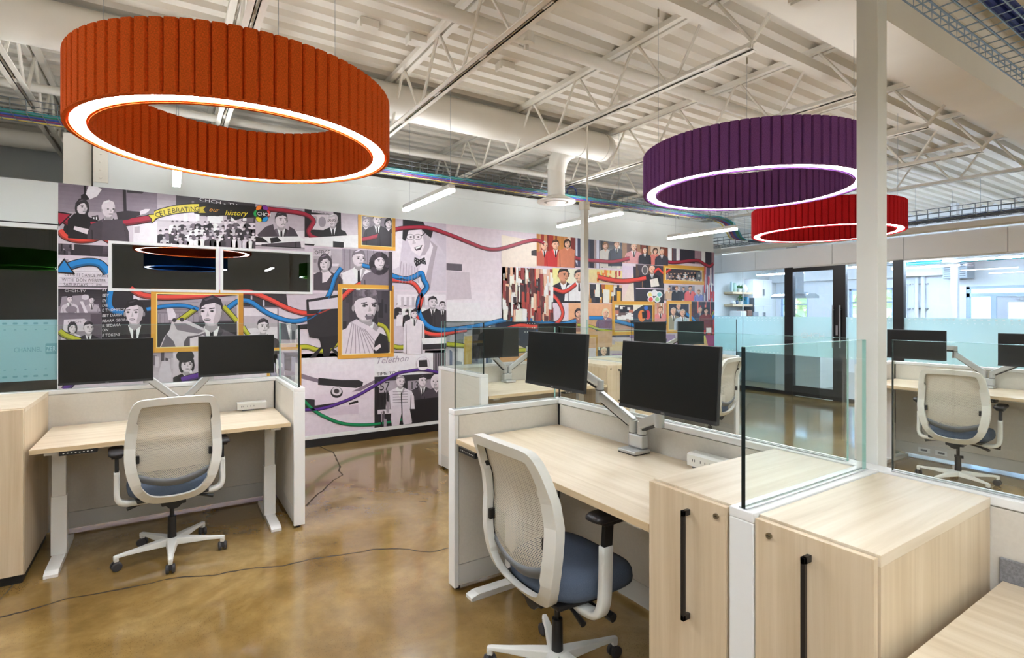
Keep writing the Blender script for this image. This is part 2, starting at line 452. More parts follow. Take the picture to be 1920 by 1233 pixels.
crack([(0, 1125), (12, 1110), (30, 1090)], 0.006)

struct(MB().box((-6.2, YB, 0), (XE + 0.2, YB + 0.2, 4.3)).build('wall_back', DRYW))
struct(MB().box((-6.2, -6.2, 0), (XE + 0.2, -6.0, 4.3)).build('wall_front', DRYW))
struct(MB().box((-6.2, -6.0, 0), (-6.0, YB, 4.3)).build('wall_left', DRYW))
# kitchen end wall with window and door openings (y0, y1, z0, z1)
openings = [(8.30, 9.12, 0.95, 2.2), (6.14, 7.2, 0.95, 2.25), (2.95, 4.67, 0.0, 2.22)]
mb = MB(); ys = -6.0
for y0, y1, z0, z1 in sorted(openings):
    mb.box((XE, ys, 0), (XE + 0.2, y0, 4.3)); mb.box((XE, y0, z1), (XE + 0.2, y1, 4.3))
    if z0 > 0: mb.box((XE, y0, 0), (XE + 0.2, y1, z0))
    ys = y1
mb.box((XE, ys, 0), (XE + 0.2, YB, 4.3))
wall_right = struct(mb.build('wall_right', DRYB))

# partial-height wall that carries the mural, with two windows
W1 = (-0.47, 0.46, 1.885, 2.34); W2 = (0.53, 1.46, 1.885, 2.34)
def mtop(x): return 2.905 - (x + 0.89) * 0.0080
mb = MB()
T = 0.14
mb.box((-6.0, YM, 2.47), (-0.89, YM + T, 2.905))
mb.box((-6.0, YM, 0), (-0.89, YM + T, 0.10))
xs = [-0.89, W1[0], W1[1], W2[0], W2[1], 9.2]
for a, b, op in ((xs[0], xs[1], None), (xs[1], xs[2], W1), (xs[2], xs[3], None), (xs[3], xs[4], W2), (xs[4], xs[5], None)):
    if op is None:
        mb.prism([(a, 0), (b, 0), (b, mtop(b)), (a, mtop(a))], 'y', YM, YM + T)
    else:
        mb.box((a, YM, 0), (b, YM + T, op[2])); mb.prism([(a, op[3]), (b, op[3]), (b, mtop(b)), (a, mtop(a))], 'y', YM, YM + T)
wall_mural = struct(mb.build('wall_mural', DRYW))
struct(MB().box((-0.62, YM + .02, 2.8), (9.2, YM + T, 3.40)).build('wall_upper', DRYW))
struct(MB().box((-0.62, YM + .005, 3.26), (9.2, YM + .02, 3.30)).build('trim_3', DRYW))
struct(MB().box((9.06, YM + T, 0), (9.2, YB, 2.76)).build('wall_end', DRYB))
dk = principled('studio_unlit_tone', (44, 48, 44), 0.8)  # blackish colour standing in for the darkness of an unlit room
struct(MB().box((-6.0, YM + T, 2.70), (9.06, YB - .03, 2.76)).build('ceiling_studio', dk))  # slab put in to keep the studio dark
struct(MB().box((-6.0, YM + T, 2.76), (9.2, YB, 2.815)).build('ceiling_studio_roof', DRYW))
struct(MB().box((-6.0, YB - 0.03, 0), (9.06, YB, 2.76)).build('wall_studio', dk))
struct(MB().box((-0.93, YM - 0.018, 0.0), (9.2, YM, 0.095)).build('baseboard_back', BLACKM))
struct(MB().box((-0.93, YM - 0.012, 0.095), (9.2, YM, 0.135)).build('trim_1', TRIM))
# the two mural windows
for n, (x0, x1, z0, z1) in enumerate((W1, W2)):
    w = thing('window_%d' % (n + 1), None, None, (x0, YM, z0)); w['kind'] = 'structure'
    f = MB(); d = 0.028
    f.box((x0 - d, YM - 0.012, z0 - d), (x1 + d, YM + 0.03, z0)); f.box((x0 - d, YM - 0.012, z1), (x1 + d, YM + 0.03, z1 + d))
    f.box((x0 - d, YM - 0.012, z0), (x0, YM + 0.03, z1)); f.box((x1, YM - 0.012, z0), (x1 + d, YM + 0.03, z1))
    f.build('window_frame', TRIM, w)
    MB().box((x0, YM + 0.012, z0), (x1, YM + 0.020, z1)).build('pane', DARKG, w)
# dark glazed studio front left of the mural
g = thing('window_3', None, None, (-3.4, YM, 0.1)); g['kind'] = 'structure'
MB().box((-6.0, YM + 0.03, 0.1), (-0.89, YM + 0.042, 2.45)).build('pane', DARKG, g)
MB().box((-6.0, YM - 0.01, 2.445), (-0.89, YM + 0.06, 2.487)).build('head_trim', TRIM, g)
MB().box((-6.0, YM - 0.012, 2.487), (-0.89, YM + 0.06, 2.498)).build('black_strip', STRIP, g)  # solid black strip above the head trim
MB().box((-0.896, YM - 0.01, 0), (-0.89, YM + 0.06, 2.47)).build('jamb', TRIM, g)
film = MB().box((-6.0, YM + 0.022, 0.985), (-0.897, YM + 0.027, 1.572)).build('teal_film', TEAL, g)
tag(film, 'pale teal privacy film with a film-strip border')
hole = MB()
for row, (z, w, h) in enumerate(((1.535, .034, .018), (1.475, .016, .008), (1.095, .016, .008), (1.03, .034, .018))):
    for i in range(40):
        x = -0.985 - i * 0.0735
        hole.prism([(x - w / 2, z - h / 3), (x - w / 3, z - h / 2), (x + w / 3, z - h / 2), (x + w / 2, z - h / 3), (x + w / 2, z + h / 3), (x + w / 3, z + h / 2), (x - w / 3, z + h / 2), (x - w / 2, z + h / 3)], 'y', YM + 0.0195, YM + 0.0215)
hb = hole.build('sprocket_holes', TEALD, g); hb['kind'] = 'stuff'
text('CHANNEL', 0.066, TEALD, g, (-1.215, YM + 0.020, 1.262), sx=0.66)
MB().prism([(-0.987, 1.242), (-0.980, 1.235), (-0.898, 1.235), (-0.898, 1.34), (-0.980, 1.34), (-0.987, 1.333)], 'y', YM + 0.0195, YM + 0.0215).build('logo_plate', TEALD, g)
text('ZER', 0.072, principled('film_print_pale', (176, 214, 222), 0.6), g, (-0.981, YM + 0.0185, 1.262), sx=.56)

# ------------------------------------------------------------------ steel roof deck, flutes along X
prof = []; P = 0.2; y = -6.2
while y < YB + 0.2:
    prof += [(y, 4.02), (y + 0.095, 4.02), (y + 0.125, 4.072), (y + 0.170, 4.072)]; y += P
mb = MB()
vs = []
for (yy, zz) in prof: vs += [(-6.2, yy, zz), (XE + 0.2, yy, zz)]
mb._add(vs, [(2 * i, 2 * i + 1, 2 * i + 3, 2 * i + 2) for i in range(len(prof) - 1)])
struct(mb.build('ceiling', PAINT))

# ------------------------------------------------------------------ open-web joists
JZ0, JZ1 = 3.50, 4.02
def joist(x, y0, y1, label):
    t = thing('roof_joist', label, 'joist', (x, (y0 + y1) / 2, JZ0), group='open-web joists under the roof deck')
    tc = MB(); tc.box((x - .062, y0 - .55, JZ1 - .045), (x - .012, y1 + .25, JZ1)); tc.box((x + .012, y0 - .55, JZ1 - .045), (x + .062, y1 + .25, JZ1))
    tc.build('top_chord', PAINT, t)
    bc = MB()
    for s in (-1, 1):
        bc.box((x + s * .010, y0, JZ0), (x + s * .055, y1, JZ0 + .007)); bc.box((x + s * .010, y0, JZ0), (x + s * .016, y1, JZ0 + .048))
    y = y0 + .3
    while y < y1: bc.box((x - .012, y, JZ0 + .001), (x + .012, y + .1, JZ0 + .04)); y += .79
    bc.build('bottom_chord', PAINT, t)
    n = 0; yb = 2.97 - .79 * 20; seg = []
    while yb < y1 - .1:
        for yt in (yb - .42, yb + .42):
            if y0 - .45 < yt < y1 + .2 and y0 - .1 < yb < y1: seg.append((yb + (.045 if yt > yb else -.045), yt + (-.045 if yt > yb else .045)))
        yb += .79
    up = MB().tube([(0, 0, 0), (0, .33, JZ1 - JZ0 - .05)], .0135, 6).mesh('web_member', PAINT)
    dn = MB().tube([(0, 0, 0), (0, -.33, JZ1 - JZ0 - .05)], .0135, 6).mesh('web_member', PAINT)
    for a, b in seg: obj_of(up if b > a else dn, 'web_member', t, (0, a - (y0 + y1) / 2, .025))
    end = MB().tube([(x, y0 + .02, JZ0 + .02), (x, y0 - .42, JZ1 - .03)], .016, 6); end.build('end_diagonal', PAINT, t)
JX = [-2.5, -1.02, 0.46, 1.94, 3.47, 4.95, 6.45, 7.95, 9.45]
for i, x in enumerate(JX):
    joist(x, 2.25, 8.8, 'white open-web steel roof joist, %s from the left' % ORD[i] if x < 9 else 'white open-web steel roof joist above the glass partition, rightmost')
# wide-flange girder that carries the joists
t = thing('roof_girder', 'wide white steel I-beam girder crossing the ceiling at upper right', 'girder', (5, 1.74, 3.5))
MB().box((-6, 1.56, 3.5), (XE, 1.916, 3.522)).build('bottom_flange', PAINT, t)
MB().box((-6, 1.727, 3.522), (XE, 1.75, 3.86)).build('web_plate', PAINT, t)
MB().box((-6, 1.56, 3.86), (XE, 1.916, 3.882)).build('top_flange', PAINT, t)
MB().box((-6, 1.575, 3.522), (XE, 1.60, 3.97)).build('side_plate', PAINT, t)
mb = MB()
for x in [j for j in JX] + [10.95, 12.45, 13.95]: mb.box((x - .06, 1.66, 3.882), (x + .06, 1.82, 4.0))
mb.build('joist_seats', PAINT, t)
c = thing('conduit_box', 'small white electrical box clipped under the girder beside the white pole', 'electrical box', (3.0, 1.62, 3.42))
p = Vector((3.06, 1.66, 3.42))
MB().box((p.x - .06, p.y - .05, 3.42), (p.x + .07, p.y + .06, 3.5)).build('box_body', PAINT, c); MB().box((p.x - .05, p.y - .04, 3.405), (p.x - .02, p.y + .05, 3.42)).build('cover_lip', PAINT, c)
# edge beam along the rear wall where the joists bear
t = thing('edge_beam', 'white steel edge beam along the rear wall below the deck', 'beam', (2, 8.95, 3.15))
MB().box((-6, 8.82, 3.72), (9.9, 9.0, 3.74)).build('bottom_flange', PAINT, t); MB().box((-6, 8.9, 3.74), (9.9, 8.92, 3.98)).build('web_plate', PAINT, t)
MB().box((-6, 8.82, 3.96), (9.9, 9.0, 3.98)).build('top_flange', PAINT, t)
t = thing('steel_column', 'white bolted steel column above the left end of the mural', 'column', (-0.72, 6.9, 2.9))
MB().box((-0.86, 6.84, 2.905), (-0.64, 7.0, 3.42)).build('shaft', PAINT, t)
pl = MB().box((-0.62, 6.775, 2.95), (-0.50, 6.79, 3.36)).build('shear_plate', PAINT, t)
for z in (3.0, 3.08, 3.16, 3.24): MB().tube([(-0.56, 6.778, z), (-0.56, 6.758, z)], .013, 6).build('bolt', PAINT, t)
t = thing('steel_column', 'white steel column rising behind the mural right half', 'column', (7.6, 8.85, 2.9)); MB().box((7.5, 8.75, 2.9), (7.62, 8.95, 3.72)).build('shaft', PAINT, t); MB().box((7.72, 8.85, 2.9), (7.78, 8.95, 3.72)).build('conduit', PAINT, t)

# ------------------------------------------------------------------ ducts and pipes along X
t = thing('spiral_duct', 'large white round supply duct with a drop to a round diffuser', 'duct', (0, 5.28, 3.62))
MB().tube([(-5.98, 5.28, 3.81), (4.86, 5.28, 3.81)], .175, 28).build('trunk', DUCTP, t, smooth=True)
mb = MB()
for x in (-1.9, 1.1, 4.42, 4.80): mb.tube([(x, 5.28, 3.81), (x + .03, 5.28, 3.81)], .182, 28)
mb.build('band', DUCTP, t, smooth=True)
MB().tube([(4.86, 5.28, 3.81), (4.93, 5.28, 3.81)], [.175, .15], 28).build('end_cap', DUCTP, t, smooth=True)
MB().tube([(4.42, 5.28, 3.78), (4.38, 5.5, 3.74), (4.37, 5.62, 3.66), (4.36, 5.66, 3.52)], .13, 24).build('elbow', DUCTP, t, smooth=True)
MB().cyl((4.36, 5.66), .115, 3.17, 3.55, 24).build('drop', DUCTP, t, smooth=True)
df = MB().cyl((4.36, 5.66), .25, 3.12, 3.18, 32, .13).build('diffuser', DUCTP, t, smooth=True)
MB().ring((4.36, 5.66), .16, .255, 3.10, 3.122, 40).build('diffuser_ring', DUCTP, df); MB().cyl((4.36, 5.66), .13, 3.095, 3.11, 28).build('diffuser_plate', DUCTP, df)
def pipe(y, z, r, label, x0=-6, x1=XE):
    t = thing('sprinkler_pipe', label, 'pipe', ((x0 + x1) / 2, y, z - r))
    MB().tube([(x0, y, z), (x1, y, z)], r, 16).build('pipe_run', DUCTP, t, smooth=True)
    return t
t = pipe(3.55, 3.84, .052, 'long white sprinkler pipe running through the joists over the middle desk')
for x in (2.43, 4.0): 
    MB().ring((x, 3.55), .06, .066, 3.80, 3.88, 16).build('hanger_ring', DUCTP, t)
    MB().cyl((x, 3.55), .02, 3.745, 3.80, 10).build('sprinkler_head', DUCTP, t)
t = thing('bridging_beam', 'square white bridging tube crossing the joists left of the girder', 'beam', (4, 2.55, 3.72)); MB().box((-6, 2.52, 3.80), (XE, 2.60, 3.88)).build('tube_run', PAINT, t)
pipe(6.55, 3.72, .04, 'thin white pipe running along the ceiling just before the mural')
pipe(8.1, 3.6, .10, 'white round pipe close to the rear wall near the ceiling', -6, 9.3)
t = thing('spiral_duct', 'white round duct beyond the red ring lamp', 'duct', (8.6, 6.35, 3.57)); MB().tube([(7.55, 6.35, 3.74), (9.2, 6.35, 3.74), (9.28, 6.35, 3.74)], .17, 24).build('trunk', DUCTP, t, smooth=True)
t = thing('steel_column', 'round white steel column under the roof joists right of the red ring lamp', 'column', (10.15, 5.2, 0)); MB().cyl((10.15, 5.05), .07, 2.9, 4.0, 20).build('shaft', DUCTP, t, smooth=True); MB().cyl((10.15, 5.05), .11, 3.9, 4.0, 20).build('capital', DUCTP, t)
# deck clips / hangers
def clip(u, v, i):
    p = on_floor(u, v, 4.0)
    t = thing('deck_clip', 'small painted hanger bracket on the deck, %s' % ('left of the first joist over the orange ring', 'against the first joist right of the orange ring', 'between the two long joists', 'beside the second long joist near the purple ring')[i], 'bracket', p, group='hanger brackets on the roof deck')
    MB().box((p.x - .09, p.y - .05, 3.955), (p.x + .06, p.y + .04, 4.015)).build('bracket_body', PAINT, t); MB().box((p.x - .10, p.y - .055, 3.93), (p.x - .085, p.y + .045, 4.0)).build('bracket_lip', PAINT, t)
for i, (u, v) in enumerate([(694, 44), (784, 72), (950, 122), (1165, 186)]): clip(u, v, i)

# ------------------------------------------------------------------ wire cable trays and their cables
def tray(path, w, h, label, pitch=0.1, mat=GALV, rw=.0035, name='cable_tray', nb=5):
    "open wire basket following path (list of points); rungs every pitch"
    path = [Vector(p) for p in path]
    t = thing(name, label, 'cable tray', path[0])
    def frame(i):
        d = (path[min(i + 1, len(path) - 1)] - path[max(i - 1, 0)]).normalized(); s = Vector((0, 0, 1)).cross(d).normalized(); return d, s, d.cross(s)
    for a, b in [(-.5, 1), (-.5, .55), (.5, .55), (.5, 1)] + [(-.5 + k / (nb - 1), 0) for k in range(nb)]:
        pts = []
        for i, p in enumerate(path):
            d, s, n = frame(i); pts.append(p + s * (a * w) + n * (b * h))
        MB().tube(pts, rw, 5).build('long_wire', mat, t)
    r = MB(); L = 0
    for i in range(len(path) - 1):
        a, b = path[i], path[i + 1]; n = max(1, int((b - a).length / pitch))
        d = (b - a).normalized(); s = Vector((0, 0, 1)).cross(d).normalized(); nn = d.cross(s)
        for k in range(n):
            p = a.lerp(b, k / n)
            r.tube([p - s * w / 2 + nn * h, p - s * w / 2, p + s * w / 2, p + s * w / 2 + nn * h], rw * .9, 4)
    o = r.build('rungs', mat, t); o['kind'] = 'stuff'
    return t
TY, TZ = 6.08, 3.30
tray([(-6, TY, TZ), (8.55, TY, TZ)], .30, .11, 'long wire basket cable tray carrying rainbow cables across the room')
fall = [(8.2, TY, TZ + .02), (8.45, TY + .02, TZ + .01), (8.75, TY + .08, TZ - .03), (9.1, TY + .22, TZ - .13), (9.45, TY + .4, TZ - .19), (9.75, TY + .5, TZ - .215), (9.95, TY + .4, TZ - .22)]
for nm, rgb, off in (('teal', (30, 150, 160), -.125), ('dark green', (0, 110, 70), -.094), ('green', (20, 130, 60), -.062), ('blue', (30, 70, 170), -.031), ('navy blue', (40, 50, 130), 0.0), ('maroon', (150, 30, 60), .031), ('purple', (90, 45, 120), .062), ('white', (210, 210, 205), .094), ('yellow', (210, 185, 40), .125)):
    m = principled('cable_' + nm.replace(' ', '_'), rgb, 0.5)
    t = thing('cable_bundle', '%s cable bundle lying in the long ceiling tray' % nm, 'cable', (0, TY, TZ), group='coloured cables in the tray')
    mb = MB()
    for k in range(3):
        o2 = off + (k - 1) * .009; z = TZ + .008 + (.006 if k == 1 else 0)
        mb.tube([(-6, TY + o2, z), (8.0, TY + o2, z)] + [(p[0] - o2 * (i * .16), p[1] + o2 * (1 - i * .09), p[2] + .01) for i, p in enumerate(fall)], .0065, 6)
    mb.build('cable_run', m, t, smooth=True)
mb = MB().tube([(5.05 + .09 * math.cos(a * math.pi / 8), TY + .1, TZ + .11 + .09 * math.sin(a * math.pi / 8)) for a in range(16)], .010, 6, closed=True)
tag(mb.build('cable_coil', principled('cable_navy_blue', (40, 50, 120), .5)), 'small coil of navy cable standing in the tray', 'cable')
tray([(9.9, -2, 3.03), (9.9, YB - .2, 3.03)], .42, .16, 'wire basket cable tray along the top of the kitchen glass wall', .14, GALV, .005)
m = principled('cable_navy_blue', (40, 50, 120), .5)
for k, nm in ((-.13, 'left'), (0.0, 'middle'), (.12, 'right')):
    tag(MB().tube([(9.9 + k, -2, 3.045), (9.9 + k, 6.4, 3.045)], .014, 6).build('cable_bundle', principled('cable_data_blue', (40, 60, 110), .5)), 'dark blue data cable on the %s side of the kitchen-wall tray' % nm, 'cable', 'data cables over the kitchen wall')
# near tray at upper right, seen from underneath
t1 = tray([(2.42, 0.83, 3.02), (9.6, 0.83, 3.02)], .42, .08, 'wire basket cable tray overhead at the upper right corner', .1, principled('zinc_blue_wire', (140, 160, 180), .35, .8), .004, nb=8)
for k in range(4):
    tag(MB().tube([(2.42, 0.795 + k * .022, 3.035 + (k % 2) * .012), (9.6, 0.795 + k * .022, 3.035 + (k % 2) * .012)], .013, 8).build('data_cable', principled('cable_bright_blue', (20, 50, 150), .45)), 'bright blue data cable in the upper right tray, %s from the girder' % ORD[3 - k], 'cable', 'blue cables in the upper right tray')

# ------------------------------------------------------------------ linear pendants
def pendant(x, y0, y1, z, label, group='linear pendant lamps', dm=None):
    up = dm is None
    t = thing('linear_pendant', label, 'pendant lamp', (x, (y0 + y1) / 2, z), group=group)
    MB().box((x - .033, y0, z + .03), (x + .033, y1, z + .075)).build('housing', WHITE, t)
    MB().box((x - .033, y0 - .002, z), (x + .033, y1 + .002, z + .03)).build('diffuser', dm or PENDM, t)
    if up: MB().quad((x - .028, y0 + .02, z + .0755), (x + .028, y0 + .02, z + .0755), (x + .028, y1 - .02, z + .0755), (x - .028, y1 - .02, z + .0755)).build('added_uplight', UPM, t)  # added glowing top face, lights the deck above
    for y in (y0 + .04, y1 - .15): MB().tube([(x, y, z + .075), (x, y, 4.0)], .0022, 4).build('suspension_wire', STEEL, t)
for i, (x, l) in enumerate([(0.08, 'lit linear pendant lamp half hidden below the orange ring'), (2.5, 'lit linear pendant lamp right of the orange ring, above the mural'), (4.92, 'lit linear pendant lamp crossing behind the thin white pole'), (7.34, 'lit linear pendant lamp below the purple ring')]):
    pendant(x, 5.02, 6.33, 2.9, l)
for i, x in enumerate((-2.5, 0.2, 2.6, 5.0, 7.4)):  # unseen row added to light the room from behind
    pendant(x, -4.6, -3.3, 2.9, 'unseen linear pendant lamp added for light behind the viewer, %s in the row' % ORD[i], 'pendants added for light behind the viewer')
for i, y in enumerate((-.9, -3.0)): pendant(9.1, y, y + 1.3, 2.9, 'unseen linear pendant lamp added for light beyond the right edge, %s one' % ('near', 'farther')[i], 'pendants added for light beyond the right edge')  # unseen pair added to light the right side and bulkhead
pendant(-2.34, 5.02, 6.33, 2.9, 'unseen linear pendant lamp added for light before the dark glass beyond the left edge', 'pendants added for light beyond the left edge')  # unseen pendant added to light the left end above the dark glass
pendant(-2.34, 2.4, 3.7, 2.9, 'unseen linear pendant lamp added for light over the desks beyond the left edge', 'pendants added for light beyond the left edge')  # second unseen pendant added for light on the left
for i, (x, y) in enumerate([(11.6, 2.2), (11.6, 4.2), (12.9, 3.0), (12.9, 5.6), (14.2, 2.0), (14.2, 4.4), (11.6, 6.6), (13.6, 7.4)]):
    pendant(x, y, y + 1.25, 2.62, 'lit linear pendant lamp in the kitchen, %s counted from the near glass' % ORD[i], 'kitchen pendant lamps', KPENDM)

# ------------------------------------------------------------------ felt ring lamps
def ring_lamp(c, z, r, h, mat, label, n=80, detailed=True, th=.127):
    t = thing('ring_lamp', label, 'ring lamp', (c[0], c[1], z), group='round felt ring pendants')
    ri = r - th
    MB().ring((0, 0), r - .030, r - .020, 0, h, 120).build('outer_drum', mat, t, local=True)
    MB().ring((0, 0), ri + .020, ri + .030, 0, h, 120).build('inner_drum', mat, t, local=True)
    MB().ring((0, 0), ri + .03, r - .03, h - .02, h - .01, 96).build('lid', WHITE, t, local=True)
    MB().ring((0, 0), ri + .04, r - .04, h - .009, h - .006, 96).build('added_uplight', RUPM, t, local=True)  # added glowing lid that throws light onto the ceiling
    MB().ring((0, 0), ri + .033, r - .033, .004, .016, 120).build('led_strip', LEDM, t, local=True)
    MB().ring((0, 0), r - .020, r - .001, -.004, .003, 120).build('bottom_rim', mat, t, local=True)
    MB().ring((0, 0), ri + .001, ri + .020, -.004, .003, 120).build('bottom_rim', mat, t, local=True)
    if detailed:
        for rad, s, m in ((r, 1, n), (ri, -1, n - 8)):
            w = 2 * math.pi * rad / m; a0, a1 = w * .47, w * .36
            x0, x1 = (-.024, .0) if s > 0 else (.024, .0)
            poly = [(x0, -a0), (x1 * .5 + x0 * .5, -a0), (x1, -a1), (x1, a1), (x1 * .5 + x0 * .5, a0), (x0, a0)]
            me = MB().prism(poly if s > 0 else poly[::-1], 'z', 0.001, h).mesh('felt_slat', mat)
            for k in range(m):
                a = 2 * math.pi * k / m
                obj_of(me, 'felt_slat', t, (rad * math.cos(a), rad * math.sin(a), 0), (0, 0, a))
    for k in range(3):
        a = 2 * math.pi * k / 3 + .6; rr = (r + ri) / 2
        MB().tube([(rr * math.cos(a), rr * math.sin(a), h - .02), (rr * math.cos(a), rr * math.sin(a), 4.005 - z)], .0018, 4).build('suspension_cable', STEEL, t, local=True)
        MB().cyl((rr * math.cos(a), rr * math.sin(a)), .007, 3.93 - z, 3.99 - z, 8).build('cable_gripper', BRASSY, t, local=True)
ring_lamp((0.386, 3.493), 2.60, .829, .329, ORANGE, 'large orange pleated felt ring lamp hanging at upper left')
ring_lamp((3.875, 2.539), 2.60, .812, .312, PURPLE, 'purple pleated felt ring lamp hanging left of the white pole')
ring_lamp((6.79, 3.428), 2.60, .824, .311, RED, 'red pleated felt ring lamp hanging behind the white pole')
ring_lamp((0.38, -0.35), 2.60, .82, .36, BLUEF, 'blue felt ring lamp seen mirrored in the mural windows', detailed=False)
ring_lamp((3.87, -1.95), 2.60, .82, .36, GREENF, 'green felt ring lamp mirrored at the right edge of the mural windows', detailed=False)
ring_lamp((7.2, -1.2), 2.60, .82, .31, YELLOWF, 'unseen yellow felt ring lamp added for light beyond the right edge', detailed=False)  # unseen ring added to brighten the right side
ring_lamp((-2.75, -1.9), 2.60, .82, .36, GREENF, 'green felt ring lamp mirrored in the dark glass left of the mural', detailed=False)
# ================================================================== WORKSTATIONS
ZP = 1.067                                    # partition height
ZG = 1.545                                    # top of the glass screens
TH = 0.08
def xy(axis, a, c, z): return (a, c, z) if axis == 'x' else (c, a, z)
def partition(label, axis, a0, a1, c, glass=None, posts=(True, True), gasket=(), gdark=(False, False), knit=None, name='partition_panel', group='office partition panels', joints=()):
    "panel run along axis from a0 to a1, centred on c in the other axis"
    lo, hi = c - TH / 2, c + TH / 2
    t = thing(name, label, 'partition', xy(axis, (a0 + a1) / 2, c, 0), group=group)
    B = lambda p, q, mb=None: (mb or MB()).box(xy(axis, *p), xy(axis, *q))
    pw = 0.028
    s0 = a0 + (pw if posts[0] else 0); s1 = a1 - (pw if posts[1] else 0)
    B((s0, lo + .012, .045), (s1, hi - .012, ZP - .03)).build('core', BASEM, t)
    B((a0, lo, ZP - .030), (a1, hi, ZP)).build('top_cap', TRIM, t, bevel=.003)
    for k, on in enumerate(posts):
        if on: B((a0, lo, .02), (a0 + pw, hi, ZP - .03)).build('end_post', TRIM, t, bevel=.003) if k == 0 else B((a1 - pw, lo, .02), (a1, hi, ZP - .03)).build('end_post', TRIM, t, bevel=.003)
    cuts = [s0] + list(joints) + [s1]
    for side, (p, q) in enumerate(((lo + .002, lo + .013), (hi - .013, hi - .002))):
        for u0, u1 in zip(cuts, cuts[1:]):
            B((u0 + .003, p, .155), (u1 - .003, q, ZP - .034)).build('tile', knit or TILE, t)
        B((s0 + .002, p + .001, .03), (s1 - .002, q, .151)).build('base_raceway', BASEM, t)
    for (ga, gs) in gasket:                     # dark vertical joint strip at an inner corner
        B((ga - .006, c + gs * (TH / 2 + .0005) - .002, .155), (ga + .006, c + gs * (TH / 2 + .0005) + .002, ZP - .034)).build('gasket', STRIP, t)
    for a in (a0 + .04, a1 - .04):
        p = xy(axis, a, c, 0); MB().cyl(p[:2], .016, 0, .046, 10).build('glide', BLACK, t)
    for g0, g1 in ([] if not glass else glass if isinstance(glass, list) else [glass]):
        gl = B((g0, c - .006, ZP + .002), (g1, c + .006, ZG)).build('glass_screen', GLASS, t)
        B((g0, c - .0058, ZG), (g1, c + .0058, ZG + .0012)).build('top_edge', GEDGEL, gl)
        for k, ge in enumerate((g0, g1)):
            B((ge - (.0015 if k == 0 else 0), c - .0062, ZP), (ge + (0 if k == 0 else .0015), c + .0062, ZG)).build('side_edge', GEDGE if gdark[k] else GEDGEL, gl)
        B((a0 + .01 if g0 < a0 + .1 else g0, c - .014, ZP), (g1, c - .007, ZP + .004)).build('glazing_bead', ALU, t)
        B((a0 + .01 if g0 < a0 + .1 else g0, c + .007, ZP), (g1, c + .014, ZP + .004)).build('glazing_bead', ALU, t)
    return t

# ---- left cluster
partition('long white partition with glass behind the left desk', 'x', -2.6, 0.89, 5.17, glass=(-2.55, .85), gasket=((0.803, -1),))
partition('short white end partition with glass at the right side of the left desk', 'y', 4.30, 5.13, 0.85, glass=(4.32, 5.12), posts=(True, False), gdark=(True, False), gasket=())
# ---- middle cluster (desk with the chair in the foreground)
SX = 2.23
partition('long white glass-topped partition spine behind the foreground desk', 'y', -2.2, 2.90, SX, glass=[(-2.1, .885), (1.04, 2.86)], gdark=(False, True), gasket=((2.812, -1),))
partition('white end partition left of the foreground desk', 'x', 1.42, 2.19, 2.86, glass=(1.445, 2.19), posts=(True, False), gdark=(True, False))
partition('white cabinet-height divider with a glass screen between the two foreground lockers', 'x', 1.42, 2.19, 0.955, glass=(1.432, 2.17), posts=(True, False), gdark=(True, False))
# ---- far middle cluster
partition('long white glass-topped partition behind the two far desks', 'x', 2.43, 6.36, 5.17, glass=(2.45, 6.34), gasket=((2.505, -1), (6.285, -1)), joints=(4.395,))
partition('white end partition with glass at the left side of the far desks', 'y', 4.28, 5.13, 2.465, glass=(4.30, 5.12), posts=(True, False), gdark=(True, False))
partition('white divider with glass between the far lockers', 'y', 4.30, 5.13, 4.395, glass=(4.32, 5.08), posts=(True, False), gdark=(True, False))
partition('white end partition at the right side of the far desks', 'y', 4.30, 5.13, 6.32, glass=(4.32, 5.12), posts=(True, False), gdark=(True, False))
# ---- right cluster
tp = partition('long white partition behind the desk seen through the right glass', 'y', -1.5, 2.90, 7.19, gasket=((2.815, -1),))
for yy in (2.53, 2.37): MB().box((7.146, yy - .055, .065), (7.152, yy + .055, .115)).build('outlet_plate', TRIM, tp); MB().box((7.1445, yy - .03, .08), (7.1465, yy + .03, .10)).build('outlet_face', GREYP, tp)
for yy in (2.24, 2.19): MB().box((7.146, yy - .014, .075), (7.152, yy + .014, .105)).build('data_port', STRIP, tp)
partition('white end partition of the right desk, behind the white pole', 'x', 6.37, 7.15, 2.86, posts=(True, False))

# power poles that rise from the partitions to the deck
def pole(x0, y0, w, label, top=4.02):
    t = thing('power_pole', label, 'pole', (x0 + w / 2, y0 + w / 2, 0))
    MB().box((x0, y0, 0), (x0 + w, y0 + w, top)).build('shaft', principled('pole_paint', (222, 222, 216), .45), t, bevel=.003)
    MB().box((x0 - .012, y0 - .012, top - .10), (x0 + w + .012, y0 + w + .012, top)).build('top_plate', PAINT, t)
    if top < 4: MB().tube([(x0 + .02, y0 - .035, top - .05), (x0 + .02, y0 - .035, 4.015)], .010, 8).build('conduit', PAINT, t)
pole(2.272, 0.9515, .0762, 'thick white square pole rising between the glass screens at right')
pole(4.36, 5.095, .072, 'thin white square pole in front of the mural', 3.02)

